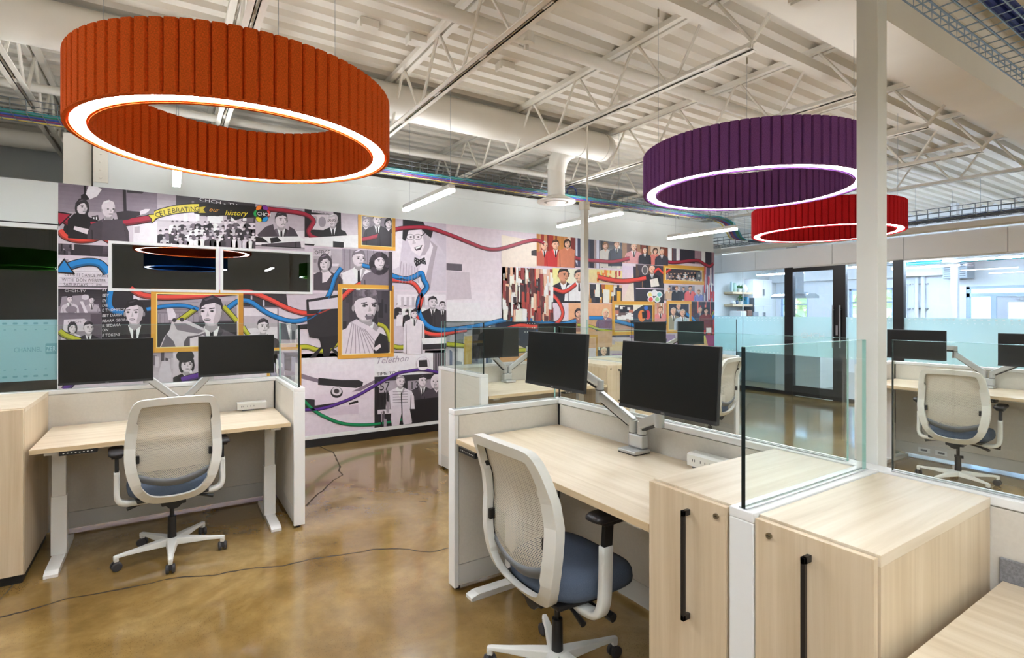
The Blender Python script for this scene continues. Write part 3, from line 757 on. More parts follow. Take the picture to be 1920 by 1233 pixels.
# ------------------------------------------------------------------ sit-stand desks
def desk(label, x0, x1, y0, y1, z, face, keypad=0.2):
    "face: '-y' user sits at low y, '-x' user sits at low x"
    t = thing('standing_desk', label, 'desk', ((x0 + x1) / 2, (y0 + y1) / 2, 0), group='height-adjustable desks')
    W, D, E = (WX, WXD, WYD) if face == '-y' else (WY, WYD, WXD)
    top = MB().box((x0 + .002, y0 + .002, z - .028), (x1 - .002, y1, z)).build('desk_top', W, t)
    if face == '-y': MB().box((x0, y0, z - .0285), (x1, y0 + .002, z - .0005)).build('edge_band', D, top)
    else: MB().box((x0, y0, z - .0285), (x0 + .002, y1, z - .0005)).build('edge_band', D, top)
    if face == '-y': MB().box((x0, y0 + .002, z - .0285), (x0 + .002, y1, z - .0005)).build('edge_band', E, top); MB().box((x1 - .002, y0 + .002, z - .0285), (x1, y1, z - .0005)).build('edge_band', E, top)
    else: MB().box((x0 + .002, y0, z - .0285), (x1, y0 + .002, z - .0005)).build('edge_band', E, top); MB().box((x0 + .002, y1 - .002, z - .0285), (x1, y1, z - .0005)).build('edge_band', E, top)
    fr = MB()
    if face == '-y':
        legs = [(x0 + .065, 1), (x1 - .065 - .072, 1)]; depth0 = y0
        for (lx, _) in legs:
            MB().box((lx - .006, y0 + .30, .03), (lx + .078, y0 + .36, .42)).build('outer_leg', WHITE, t, bevel=.003)
            MB().box((lx, y0 + .305, .42), (lx + .072, y0 + .355, z - .05)).build('inner_leg', WHITE, t)
            MB().prism([(y0 + .0, 0), (y0 + .70, 0), (y0 + .70, .025), (y0 + .66, .032), (y0 + .045, .032), (y0 + .0, .018)], 'x', lx, lx + .072).build('foot', WHITE, t)
            fr.box((lx, y0 + .03, z - .05), (lx + .072, y1 - .06, z - .0285))
        fr.box((legs[0][0], y0 + .28, z - .075), (legs[1][0] + .07, y0 + .32, z - .035)); fr.box((legs[0][0], y0 + .36, z - .075), (legs[1][0] + .07, y0 + .40, z - .035))
        kx = x0 + keypad
        k = MB().box((kx, y0 + .004, z - .056), (kx + .19, y0 + .07, z - .0285)).build('control_pad', BLACK, t)
        for i in range(8): MB().box((kx + .018 + i * .02, y0 + .0028, z - .045), (kx + .026 + i * .02, y0 + .0045, z - .041)).build('key_mark', WHITE2, k)
    else:
        legs = [y0 + .065, y1 - .065 - .072]
        for ly in legs:
            MB().box((x0 + .30, ly - .006, .03), (x0 + .36, ly + .078, .42)).build('outer_leg', WHITE, t, bevel=.003)
            MB().box((x0 + .305, ly, .42), (x0 + .355, ly + .072, z - .05)).build('inner_leg', WHITE, t)
            MB().prism([(x0 + .03, 0), (x0 + .70, 0), (x0 + .70, .025), (x0 + .66, .032), (x0 + .075, .032), (x0 + .03, .018)], 'y', ly, ly + .072).build('foot', WHITE, t)
            fr.box((x0 + .03, ly, z - .05), (x1 - .06, ly + .072, z - .0285))
        fr.box((x0 + .28, legs[0], z - .075), (x0 + .32, legs[1] + .07, z - .035)); fr.box((x0 + .36, legs[0], z - .075), (x0 + .40, legs[1] + .07, z - .035))
        ky = y1 - keypad - .19
        k = MB().box((x0 - .014, ky, z - .058), (x0 + .07, ky + .19, z - .0285)).build('control_pad', BLACK, t)
        for i in range(8): MB().box((x0 - .0152, ky + .018 + i * .02, z - .045), (x0 - .0135, ky + .026 + i * .02, z - .041)).build('key_mark', WHITE2, k)
    fr.build('under_frame', WHITE, t)
    return t
desk('maple sit-stand desk at left with a chair in front', -0.705, 0.792, 4.325, 5.118, 0.803, '-y', .14)
desk('maple sit-stand desk in the foreground between end partition and locker', 1.425, 2.178, 1.318, 2.808, 0.902, '-x', .06)
desk('maple sit-stand desk of the far middle workstation left of the lockers', 2.515, 3.99, 4.285, 5.118, 0.862, '-y', .9)
desk('maple sit-stand desk of the far right workstation by the kitchen glass', 4.80, 6.27, 4.305, 5.118, 0.80, '-y', .9)
desk('maple sit-stand desk seen through the glass at right', 6.40, 7.138, 1.30, 2.80, 0.868, '-x', .9)
desk('maple desk corner at the lower right edge of the picture', 1.40, 2.178, -0.95, 0.565, 0.815, '-x', .9)

# ------------------------------------------------------------------ lockers
def locker(label, x0, x1, y0, y1, face, handle_at=0.5, lock_side=1, z=ZP - .004, handle=True):
    t = thing('locker_cabinet', label, 'cabinet', ((x0 + x1) / 2, (y0 + y1) / 2, 0), group='maple locker cabinets')
    if face == '-x':
        MB().box((x0 + .026, y0, .05), (x1, y1, z - .030)).build('carcass', WZ, t)
        MB().box((x0 + .024, y0 - .001, z - .0295), (x1, y1, z)).build('top_panel', WX, t, bevel=.0012)
        d = MB().box((x0, y0 + .004, .06), (x0 + .020, y1 - .002, z - .006)).build('door', WZ, t, bevel=.0012)
        MB().box((x0 + .03, y0 + .01, 0), (x1 - .03, y1 - .01, .05)).build('plinth', STRIP, t)
        if handle:
            hy = y0 + (y1 - y0) * handle_at; h = MB()
            h.box((x0 - .034, hy - .006, .66), (x0 - .022, hy + .006, 1.012)); h.box((x0 - .034, hy - .006, .66), (x0, hy + .006, .678)); h.box((x0 - .034, hy - .006, .994), (x0, hy + .006, 1.012))
            h.build('handle', BLACKM, d, bevel=.001)
            ly = y0 + (y1 - y0) * lock_side
            lk = MB().tube([(x0 - .006, ly, 1.022), (x0 + .004, ly, 1.022)], .0085, 16).build('lock', BRASSY, d, smooth=False)
            MB().box((x0 - .0068, ly - .0045, 1.0212), (x0 - .0058, ly + .0045, 1.0232)).build('keyhole', STRIP, d)
    else:
        MB().box((x0, y0 + .026, .05), (x1, y1, z - .030)).build('carcass', WZ, t)
        MB().box((x0 - .001, y0 + .024, z - .0295), (x1 + .001, y1, z)).build('top_panel', WX, t, bevel=.0012)
        d = MB().box((x0 + .002, y0, .06), (x1 - .002, y0 + .020, z - .006)).build('door', WZ, t, bevel=.0012)
        MB().box((x0 + .01, y0 + .03, 0), (x1 - .01, y1 - .03, .05)).build('plinth', STRIP, t)
        if handle:
            hx = x0 + (x1 - x0) * handle_at; h = MB()
            h.box((hx - .006, y0 - .034, .66), (hx + .006, y0 - .022, 1.012)); h.box((hx - .006, y0 - .034, .66), (hx + .006, y0, .678)); h.box((hx - .006, y0 - .034, .994), (hx + .006, y0, 1.012))
            h.build('handle', BLACKM, d, bevel=.001)
            lx = x0 + (x1 - x0) * lock_side
            MB().tube([(lx, y0 - .006, 1.022), (lx, y0 + .004, 1.022)], .0085, 16).build('lock', BRASSY, d)
locker('maple locker in the foreground right of the white divider', 1.418, 2.185, 0.598, 0.911, '-x', .5, .855)
locker('maple locker in the foreground between the desk and the white divider', 1.418, 2.185, 1.0, 1.312, '-x', .45, .12)
locker('maple locker cut by the left edge of the picture', -1.035, -0.728, 4.318, 5.128, '-y', .3, .15)
locker('maple locker of the far cluster left of its divider', 4.02, 4.35, 4.31, 5.125, '-y', .5, .15)
locker('maple locker of the far cluster right of its divider', 4.44, 4.77, 4.31, 5.125, '-y', .5, .85)

# seat cushion / felt ottoman strip behind the lower right desk
t = thing('felt_screen', 'grey felt modesty screen behind the lower right desk corner', 'screen', (2.17, .1, .72)); MB().box((2.179, -.9, .73), (2.189, .575, .885)).build('felt_panel', felt('grey_felt', (140, 140, 144)), t, bevel=.004)
# power boxes on the desks
def outlet(label, x0, x1, y0, y1, z, face):
    t = thing('power_box', label, 'power outlet', ((x0 + x1) / 2, (y0 + y1) / 2, z))
    if face == '-y':
        MB().prism([(y0, z + .012), (y1, z + .012), (y1, z + .072), (y0 + .018, z + .072), (y0, z + .064)], 'x', x0, x1).build('housing', WHITE2, t)
        for dx in (.04, .08): MB().box((x0 + dx, y0 + .01, z), (x0 + dx + .05, y1, z + .012)).build('clamp', GREYP, t)
        for i, dx in enumerate((.03, .042, .075, .10, .125)): MB().box((x0 + dx, y0 - .0008, z + .034), (x0 + dx + .003, y0 + .002, z + .046)).build('socket', STRIP, t)
    else:
        MB().prism([(x0, z + .012), (x1, z + .012), (x1, z + .072), (x0 + .018, z + .072), (x0, z + .064)], 'y', y0, y1).build('housing', WHITE2, t)
        for i, dy in enumerate((.03, .042, .075, .10, .125)): MB().box((x0 - .0008, y1 - dy, z + .034), (x0 + .002, y1 - dy - .003, z + .046)).build('socket', STRIP, t)
        MB().box((x0 + .01, y0 + .02, z), (x1, y1 - .02, z + .012)).build('clamp', GREYP, t)
outlet('white power outlet box at the back of the left desk', .50, .725, 5.04, 5.105, .803, '-y')
outlet('white power outlet box at the back of the foreground desk, half behind the locker', 2.10, 2.165, 1.47, 1.70, .902, '-x')
outlet('white power outlet box on the desk behind the right glass', 7.06, 7.125, 1.35, 1.60, .868, '-x')
# ------------------------------------------------------------------ task chairs
def smooth_pts(pts, n=4):
    out = []; m = len(pts)
    for i in range(m - 1):
        p0 = pts[max(i - 1, 0)]; p1 = pts[i]; p2 = pts[i + 1]; p3 = pts[min(i + 2, m - 1)]
        for k in range(n):
            t = k / n
            out.append(tuple(.5 * (2 * b + (c - a) * t + (2 * a - 5 * b + 4 * c - d) * t * t + (3 * b - a - 3 * c + d) * t ** 3) for a, b, c, d in zip(p0, p1, p2, p3)))
    out.append(pts[-1]); return out
BACKY = [(.40, -.135), (.44, -.172), (.50, -.208), (.56, -.226), (.64, -.235), (.72, -.235), (.80, -.23), (.90, -.243), (1.0, -.277), (1.12, -.325)]
def by(z):
    for (z0, y0), (z1, y1) in zip(BACKY, BACKY[1:]):
        if z <= z1: return y0 + (y1 - y0) * max(0, (z - z0)) / (z1 - z0)
    return BACKY[-1][1]
HALF = [(0, .402), (.09, .410), (.16, .438), (.212, .50), (.243, .575), (.262, .66), (.269, .74), (.266, .82), (.257, .92), (.245, 1.0), (.234, 1.05), (.215, 1.085), (.182, 1.102), (.10, 1.108), (0, 1.110)]
def chair(label, x, y, rot, arm, leg0):
    t = thing('task_chair', label, 'chair', (x, y, 0), rot, group='white mesh-back task chairs')
    h = smooth_pts(HALF, 4)
    loop = h + [(-a, b) for a, b in h[::-1][1:-1]]
    n = len(loop); rows = []
    def inner(i, w):
        a = Vector(loop[i - 1]); b = Vector(loop[(i + 1) % n]); d = (b - a).normalized(); nn = Vector((-d.y, d.x))
        return loop[i][0] + nn.x * w, loop[i][1] + nn.y * w
    innr = []
    for i, (px, pz) in enumerate(loop):
        w = .046 if pz > .95 else (.058 if pz > .55 else .050)
        qx, qz = inner(i, w); innr.append((qx, qz))
        bow = lambda xx: .03 * (abs(xx) / .27) ** 2 - .015
        rows.append([(px, by(pz) + bow(px) - .012, pz), (px, by(pz) + bow(px) + .032, pz), (qx, by(qz) + bow(qx) + .020, qz), (qx, by(qz) + bow(qx) - .016, qz)])
    rows.append(rows[0])
    MB().grid(rows, True).build('back_frame', WHITE2, t, smooth=False, bevel=.004, local=True, seg=2, angle=50)
    # half-width of the opening at height z
    side = sorted([(qz, qx) for (qx, qz) in innr if qx > 0.03])
    def wz(z):
        c = [s for s in side]
        best = 0
        for (z0, x0), (z1, x1) in zip(c, c[1:]):
            if z0 <= z <= z1: return x0 + (x1 - x0) * (z - z0) / max(1e-6, z1 - z0)
        return c[-1][1] if z > c[-1][0] else c[0][1]
    mb = MB(); uv = []; R = []; NX, NZ = 24, 30
    def backpt(u, z, off): 
        w = wz(min(z, 1.052)) + .010; xx = u * w
        return (xx, by(z) + .016 + off + .028 * (abs(u)) ** 2 - .014 + (-.022) * (1 - u * u) * math.sin(math.pi * min(1, max(0, (z - .55) / .55))) * .6, z)
    for j in range(NZ + 1):
        R.append([backpt(-1 + 2 * i / NX, (lambda zb: zb + (1.066 - zb) * j / NZ)(.572 + .055 * abs(-1 + 2 * i / NX) ** 2), 0) for i in range(NX + 1)])
    o = mb.grid(R).build('knit_back', KNIT, t, smooth=True, local=True)
    uvl = o.data.uv_layers.new(name='UVMap')
    for li, l in enumerate(o.data.loops):
        co = o.data.vertices[l.vertex_index].co; uvl.data[li].uv = (co.x + 1, co.z)
    # dark carrier between frame and knit, grey lumbar shell below
    for s in (-1, 1):
        R = [[backpt(s * u, z, of) for (u, of) in ((1.0, -.022), (.962, -.022), (.962, .012), (1.0, .012))] for z in [.60 + .45 * k / 12 for k in range(13)]]
        MB().grid(R, True).build('side_carrier', principled('dark_carrier', (40, 40, 40), .5), t, smooth=False, local=True)
        MB().box((s * (wz(.72) - .012) - .008, by(.72) - .004, .70), (s * (wz(.72) - .012) + .008, by(.72) + .02, .745)).build('lumbar_tab', BLACK, t, local=True)
    R = []
    for k in range(17):
        u = -1 + 2 * k / 16; zb = .572 + .055 * u * u
        R.append([backpt(u, zb + .004, -.004), backpt(u, zb - .020, -.012), backpt(u, zb - .052, .006), backpt(u, zb - .052, .03), backpt(u, zb, .02)])
    MB().grid(R, True).build('lumbar_shell', GREYP, t, smooth=True, local=True)
    # seat
    a, b, N = .250, .238, 44; rows = []
    for sc, z in ((.90, .440), (.985, .452), (1.0, .475), (.985, .508), (.93, .528), (.8, .536), (.5, .534), (.15, .531), (.0, .53)):
        r = []
        for k in range(N):
            th = 2 * math.pi * k / N; c, s = math.cos(th), math.sin(th); e = 2 / 3.4
            px = a * sc * math.copysign(abs(c) ** e, c) * (1 + .05 * s); py = .070 + b * sc * math.copysign(abs(s) ** e, s)
            dz = -.03 * max(0, (py - .20) / .11) ** 2 - .012 * max(0, 1 - (px / .2) ** 2) * (1 if sc < .9 else 0)
            r.append((px, py, z + dz))
        rows.append(r)
    mb = MB().grid(rows, True); mb._add([], [])
    mb.f.append(tuple(range(N))[::-1])
    mb.build('seat', SEATF, t, smooth=True, local=True)
    MB().prism([(-.20, -.16), (.20, -.16), (.22, .05), (.20, .24), (-.20, .24), (-.22, .05)], 'z', .425, .445).build('seat_pan', BLACK, t, local=True, bevel=.006)
    MB().box((-.07, -.15, .375), (.07, .13, .43)).build('mechanism', BLACK, t, local=True, bevel=.008)
    MB().tube([(0, -.15, .40), (0, -.10, .40)], .05, 12).build('pivot', BLACK, t, local=True)
    mb = MB().tube([(.06, .04, .40), (.27, .05, .385)], .007, 8); mb.build('lever', BLACK, t, local=True)
    MB().tube([(.24, .05, .387), (.30, .052, .383)], .019, 14).build('tension_knob', BLACK, t, local=True, smooth=False, bevel=.003)
    MB().tube([(.08, -.04, .40), (.17, -.05, .385), (.24, -.06, .365)], [.008, .010, .014], 8).build('lever', BLACK, t, local=True, smooth=True)
    MB().tube([(-.08, -.02, .40), (-.19, -.03, .385), (-.25, -.04, .37)], [.008, .010, .012], 8).build('lever', BLACK, t, local=True, smooth=True)
    # base
    MB().cyl((0, 0), .013, .24, .385, 14).build('gas_piston', BLACK, t, local=True, smooth=True)
    MB().cyl((0, 0), .027, .10, .26, 18, .024).build('gas_sleeve', BLACK, t, local=True, smooth=True)
    MB().cyl((0, 0), .048, .075, .118, 24, .040).build('hub', WHITE2, t, local=True, bevel=.004)
    leg = MB()
    rowsl = []
    for rr, w, z0, z1 in ((.03, .036, .072, .118), (.12, .028, .076, .112), (.22, .020, .080, .103), (.310, .0155, .080, .097), (.328, .013, .066, .094)):
        rowsl.append([(rr, -w, z0), (rr, w, z0), (rr, w * .8, z1), (rr, -w * .8, z1)])
    leg.grid(rowsl, True); leg.f.append((16, 17, 18, 19)); leg.f.append((3, 2, 1, 0))
    leg.box((.300, -.012, .056), (.326, .012, .085))
    lm = leg.mesh('base_leg', WHITE2)
    wheel = MB()
    for s in (-1, 1): wheel.tube([(0, s * .008, .029), (0, s * .011, .029), (0, s * .022, .029), (0, s * .026, .029)], [.026, .029, .029, .022], 20)
    wheel.box((-.012, -.0075, .02), (.012, .0075, .058))
    wm = wheel.mesh('caster', RUBBER)
    for k in range(5):
        an = leg0 + 2 * math.pi * k / 5 - rot
        l = obj_of(lm, 'base_leg', t, (0, 0, 0), (0, 0, an))
        b_ = l.modifiers.new('bevel', 'BEVEL'); b_.width = .004; b_.segments = 2; b_.limit_method = 'ANGLE'
        obj_of(wm, 'caster', t, (.313 * math.cos(an), .313 * math.sin(an), 0), (0, 0, an + random.uniform(-1.2, 1.2)))
    # arms
    for s in (-1, 1):
        pts = smooth_pts([(s * .10, -.02, .405), (s * .20, -.02, .40), (s * .272, -.015, .408), (s * .300, -.01, .445), (s * .303, 0, .52), (s * .303, .005, arm - .14)], 4)
        mb = MB(); Rr = []
        for i, p in enumerate(pts):
            p = Vector(p); d = (Vector(pts[min(i + 1, len(pts) - 1)]) - Vector(pts[max(i - 1, 0)])).normalized(); u = Vector((0, 1, 0)); u = (u - d * u.dot(d)).normalized(); w = d.cross(u)
            Rr.append([p + u * .030 + w * .011, p + u * .024 + w * .016, p - u * .024 + w * .016, p - u * .030 + w * .011, p - u * .030 - w * .011, p - u * .024 - w * .016, p + u * .024 - w * .016, p + u * .030 - w * .011])
        mb.grid(Rr, True); m_ = len(Rr); mb.f.append(tuple(range((m_ - 1) * 8, m_ * 8)))
        mb.build('arm_support', WHITE2, t, local=True, smooth=True)
        MB().bar((s * .303, .005, arm - .19), (s * .303, .018, arm - .03), .022, .048, up=(0, 1, 0)).build('arm_post', BLACK, t, local=True, bevel=.003)
        MB().prism([(-.055, arm - .032), (.11, arm - .032), (.10, arm - .05), (-.02, arm - .05)], 'x', s * .303 - .028, s * .303 + .028).build('arm_bracket', BLACK, t, local=True, bevel=.003)
        pad = MB(); rr = []
        for sc, z in ((.82, arm - .032), (1.0, arm - .022), (1.0, arm - .010), (.90, arm - .001), (.5, arm), (0, arm)):
            r = []
            for k in range(24):
                th = 2 * math.pi * k / 24; c, sn = math.cos(th), math.sin(th); e = 2 / 5.0
                r.append((s * .303 + .045 * sc * math.copysign(abs(c) ** e, c), .045 + .128 * sc * math.copysign(abs(sn) ** e, sn), z))
            rr.append(r)
        pad.grid(rr, True); pad.f.append(tuple(range(24))[::-1])
        pad.build('arm_pad', principled('arm_pad_foam', (34, 32, 34), .5), t, local=True, smooth=True)
    return t
chair('white mesh-back task chair at the left desk', 0.03, 4.31, math.radians(4), .75, math.radians(-92))
chair('large white mesh-back task chair with slate blue seat in the foreground', 1.488, 1.924, math.radians(-88), .835, math.radians(-8))
chair('white mesh-back task chair behind the glass at right', 6.40, 1.99, math.radians(-83), .785, math.radians(95))
chair('white mesh-back task chair of the far right workstation, mostly hidden by the big monitor', 5.55, 4.15, math.radians(8), .74, math.radians(10))

# ------------------------------------------------------------------ monitors on dual arms
MW, MH = .542, .316
def monitor(label, c, rz, tilt=0.0, brand=True):
    "c = centre of the screen face; local -Y is the viewing side"
    t = thing('monitor', label, 'monitor', c, rz, group='black flat monitors'); t.rotation_euler = (tilt, 0, rz)
    w, h = MW / 2, MH / 2
    MB().box((-w, .002, -h), (w, .022, h)).build('housing', BEZEL, t, local=True, bevel=.003)
    MB().box((-w + .05, .022, -h + .05), (w - .05, .042, h - .06)).build('rear_cover', BEZEL, t, local=True, bevel=.006)
    MB().box((-w + .004, .0005, -h + .016), (w - .004, .0035, h - .004)).build('screen', SCREEN, t, local=True)
    MB().box((-w, -.0005, -h), (w, .004, -h + .016)).build('chin', BEZEL, t, local=True)
    if brand: 
        x = text('DELL', .010, principled('badge_grey', (150, 150, 150), .4), None, (-.012, -.0007, -h + .004)); x.parent = t
    MB().box((-.05, .042, -.05), (.05, .05, .05)).build('mount_plate', BLACK, t, local=True)
    return t
def arm(label, base, z, elbows, heads, fwd):
    "two-arm stand; base (x, y) on a desk at height z"
    bx, by_ = base
    t = thing('monitor_stand', label, 'monitor stand', (bx, by_, z), group='dual monitor arms')
    fx, fy = fwd; sx, sy = -fy, fx                       # fwd: towards the sitter; s: sideways
    def bxp(a, b, c0, c1, z0, z1): 
        P = [(bx + fx * a + sx * c0, by_ + fy * a + sy * c0), (bx + fx * b + sx * c0, by_ + fy * b + sy * c0), (bx + fx * b + sx * c1, by_ + fy * b + sy * c1), (bx + fx * a + sx * c1, by_ + fy * a + sy * c1)]
        return MB().prism(P, 'z', z0, z1)
    bxp(-.03, .085, -.062, .062, z + .004, z + .022).build('base_plate', ALU, t, bevel=.004)
    bxp(-.028, .083, -.060, .060, z, z + .005).build('base_pad', BLACK, t)
    bxp(-.028, .022, -.052, .052, z + .022, z + .098).build('post_block', ALU, t, bevel=.01)
    for s, e, hd in zip((-1, 1), elbows, heads):
        p = Vector((bx + sx * .03 * s, by_ + sy * .03 * s, z + .098)); top = p + Vector((0, 0, .085)); e = Vector(e); hd = Vector(hd)
        MB().cyl(p[:2], .0235, z + .098, z + .165, 16).build('post', ALU, t, smooth=True)
        MB().cyl(p[:2], .0245, z + .096, z + .100, 16).build('collar', STRIP, t)
        a0 = Vector((p.x, p.y, z + .15)); a1 = e - Vector((0, 0, .03))
        L = MB().bar(a0, a1, .040, .052).build('lower_arm', ALU, t, bevel=.010, seg=3)
        dd = (a1 - a0); MB().bar(a0 + dd * .12 - Vector((0, 0, .030)), a0 + dd * .92 - Vector((0, 0, .030)), .022, .014).build('cable_cover', BLACK, L)
        MB().cyl(e[:2], .0235, e.z - .075, e.z + .05, 16).build('elbow', ALU, t, smooth=True)
        MB().cyl(e[:2], .0245, e.z - .006, e.z - .002, 16).build('collar', STRIP, t)
        u0 = e + Vector((0, 0, .03)); 
        U = MB().bar(u0, hd, .036, .05).build('upper_arm', ALU, t, bevel=.010, seg=3)
        dd = hd - u0; MB().bar(u0 + dd * .08 - Vector((0, 0, .030)), u0 + dd * .8 - Vector((0, 0, .030)), .026, .02).build('gas_spring_cover', BLACK, U, bevel=.004)
        MB().sphere(hd, .026, 12, 8).build('swivel', ALU, t, smooth=True)
    return t
R90 = math.radians(90)
# left desk
monitor('black monitor on the left side of the left desk', (-0.355, 4.76, 1.297), math.radians(-1), 0)
monitor('black monitor on the right side of the left desk', (0.475, 4.77, 1.300), math.radians(2), 0)
arm('grey dual monitor arm behind the chair of the left desk', (.10, 5.05), .803, [(-.13, 5.02, 1.17), (.30, 5.02, 1.17)], [(-0.25, 4.85, 1.27), (0.42, 4.85, 1.27)], (0, -1))
# foreground desk: monitors face -x
monitor('black monitor at the far end of the foreground desk', (1.850, 2.425, 1.372), -R90, math.radians(-4))
monitor('black monitor at the near end of the foreground desk, the largest in view', (1.842, 1.612, 1.352), -R90, math.radians(-4))
arm('silver dual monitor arm clamped to the foreground desk', (2.11, 2.03), .902, [(2.085, 2.30, 1.205), (2.02, 1.80, 1.16)], [(1.93, 2.41, 1.36), (1.92, 1.64, 1.33)], (-1, 0))
# far middle desk
monitor('black monitor of the far middle desk, left one, seen through glass', (2.86, 4.72, 1.33), math.radians(-2), 0, False)
monitor('black monitor of the far middle desk, right one, behind the big monitor', (3.66, 4.72, 1.36), math.radians(2), 0, False)
arm('grey dual monitor arm on the far middle desk', (3.20, 5.05), .862, [(2.98, 5.0, 1.2), (3.45, 5.0, 1.2)], [(2.88, 4.80, 1.31), (3.62, 4.80, 1.34)], (0, -1))
# far right desk
monitor('black monitor of the far right desk, left one', (5.12, 4.70, 1.36), math.radians(-2), 0, False)
monitor('black monitor of the far right desk, right one', (5.90, 4.70, 1.36), math.radians(2), 0, False)
arm('grey dual monitor arm on the far right desk', (5.50, 5.05), .80, [(5.28, 5.0, 1.16), (5.75, 5.0, 1.16)], [(5.14, 4.78, 1.34), (5.88, 4.78, 1.34)], (0, -1))
# right desk, screens seen face on
monitor('black monitor behind the right glass, beside the white pole', (6.79, 2.483, 1.29), -R90, 0, False)
monitor('black monitor behind the right glass, cut by the picture edge', (6.79, 1.53, 1.28), -R90, 0, False)
arm('grey dual monitor arm on the desk behind the right glass', (7.07, 1.95), .868, [(7.02, 2.21, 1.23), (7.02, 1.66, 1.20)], [(6.885, 2.36, 1.27), (6.885, 1.55, 1.24)], (-1, 0))
# ================================================================== GLAZED KITCHEN PARTITION AND THE KITCHEN
XG1 = XG + .012
w4 = thing('window_4', None, None, (XG, 2, 0)); w4['kind'] = 'structure'
for i, (y0, y1) in enumerate([(-6, 0.2), (0.2, 2.1), (2.1, 4.3 - .36), (4.095, 4.85), (5.985, 6.92), (6.92, YB)]):
    MB().box((XG, y0 + .003, .07), (XG1, y1 - .003, 2.51)).build('pane', CLEARG, w4)
    f = MB().box((XG - .004, y0 + .004, .785), (XG - .001, y1 - .004, 1.545)).build('frosted_film', FROST, w4)
    dots = MB()
    n = int((y1 - y0) / .085)
    for k in range(n):
        yy = y0 + .05 + k * .085
        for zz, hh in ((1.515, .022), (1.46, .012), (.815, .022)): dots.box((XG - .0052, yy, zz - hh / 2), (XG - .0042, yy + hh * 1.4, zz + hh / 2))
    d = dots.build('film_dots', principled('film_white', (238, 246, 246), .6), w4); d['kind'] = 'stuff'
for y in (0.2, 2.1, 6.92): MB().box((XG - .002, y - .006, .07), (XG1 + .002, y + .006, 2.51)).build('silicone_joint', principled('silicone', (225, 232, 236), .4), w4)
for y0, y1 in ((3.94, 4.095), (5.816, 5.985)): MB().box((XG - .03, y0, 0), (XG + .07, y1, 2.51)).build('mullion', BLACKM, w4)
MB().box((XG - .02, -6, 0), (XG + .04, 4.85, .07)).build('base_channel', BLACKM, w4); MB().box((XG - .02, 5.985, 0), (XG + .04, YB, .07)).build('base_channel', BLACKM, w4)
MB().box((XG - .025, -6, 2.495), (XG + .045, YB, 2.52)).build('head_channel', TRIM, w4)
d1 = thing('door_1', None, None, (XG, 5.4, 0)); d1['kind'] = 'structure'
MB().box((XG, 5.07, .2), (XG1, 5.816, 2.45)).build('pane', CLEARG, d1)
MB().box((XG - .004, 5.07, .785), (XG - .001, 5.816, 1.545)).build('frosted_film', FROST, d1)
text('CHCH', .16, principled('film_white', (238, 246, 246), .6), d1, (XG - .006, 5.68, 1.13), rot=(R90, 0, -R90))
MB().box((XG - .02, 4.85, 0), (XG + .05, 5.07, 2.51)).build('stile', BLACKM, d1)
MB().box((XG - .015, 5.07, 0.01), (XG + .04, 5.816, .2)).build('bottom_rail', BLACKM, d1); MB().box((XG - .015, 5.07, 2.42), (XG + .04, 5.816, 2.51)).build('top_rail', BLACKM, d1)
for y in (4.93, 5.055): 
    MB().tube([(XG - .06, y, .98), (XG - .06, y, 1.76)], .013, 10).build('pull_handle', STEEL, d1, smooth=True)
    mb = MB()
    for z in (1.08, 1.68): mb.tube([(XG - .06, y, z), (XG, y, z)], .008, 8)
    mb.build('pull_mount', STEEL, d1)
MB().box((XG - .024, 4.985, 1.21), (XG - .018, 5.02, 1.39)).build('lock_plate', STEEL, d1); MB().box((XG - .024, 4.935, 1.21), (XG - .018, 4.965, 1.39)).build('lock_plate', STEEL, d1)
# white panelled bulkhead over the glass
bk = thing('trim_2', None, None, (XG, 2, 2.52)); bk['kind'] = 'structure'
ys = [-6, -3.4, -.9, 1.1, 2.62, 3.93, 5.07, 6.6, 7.4, YB]
for y0, y1 in zip(ys, ys[1:]): MB().box((XG - .05, y0 + .004, 2.52), (XG + .10, y1 - .004, 2.89)).build('panel', BULK, bk)
MB().box((XG - .04, -6, 2.525), (XG + .09, YB, 2.885)).build('backing', GREYP, bk)
t = thing('tray_beam', 'pale steel beam under the cable tray above the kitchen glass', 'beam', (10.1, 3, 2.93)); MB().box((10.02, -6, 2.91), (10.26, YB, 2.99)).build('beam_run', PAINT, t)
# ------------------------------------------------------------------ kitchen
FRAME = principled('window_frame_blue_grey', (176, 196, 220), .4)
for n, (y0, y1, z0, z1) in enumerate(openings[:2]):
    w = thing('window_%d' % (5 + n), None, None, (XE, (y0 + y1) / 2, z0)); w['kind'] = 'structure'
    f = MB(); d = .05
    f.box((XE + .05, y0, z0), (XE + .12, y1, z0 + d)); f.box((XE + .05, y0, z1 - d), (XE + .12, y1, z1)); f.box((XE + .05, y0, z0), (XE + .12, y0 + d, z1)); f.box((XE + .05, y1 - d, z0), (XE + .12, y1, z1))
    f.build('window_frame', FRAME, w)
    for zz in (z0 + (z1 - z0) * .36, z0 + (z1 - z0) * .72): MB().box((XE + .06, y0 + d, zz - .018), (XE + .11, y1 - d, zz + .018)).build('glazing_bar', FRAME, w)
    MB().box((XE + .08, y0 + d, z0 + d), (XE + .086, y1 - d, z1 - d)).build('pane', pane('window_glass', (.95, .98, 1.0)), w)
    MB().box((XE - .04, y0 - .03, z0 - .03), (XE + .2, y1 + .03, z0)).build('window_sill', BULK, w)
y0, y1, z0, z1 = openings[2]
w = thing('door_2', None, None, (XE, (y0 + y1) / 2, 0)); w['kind'] = 'structure'
f = MB(); d = .06
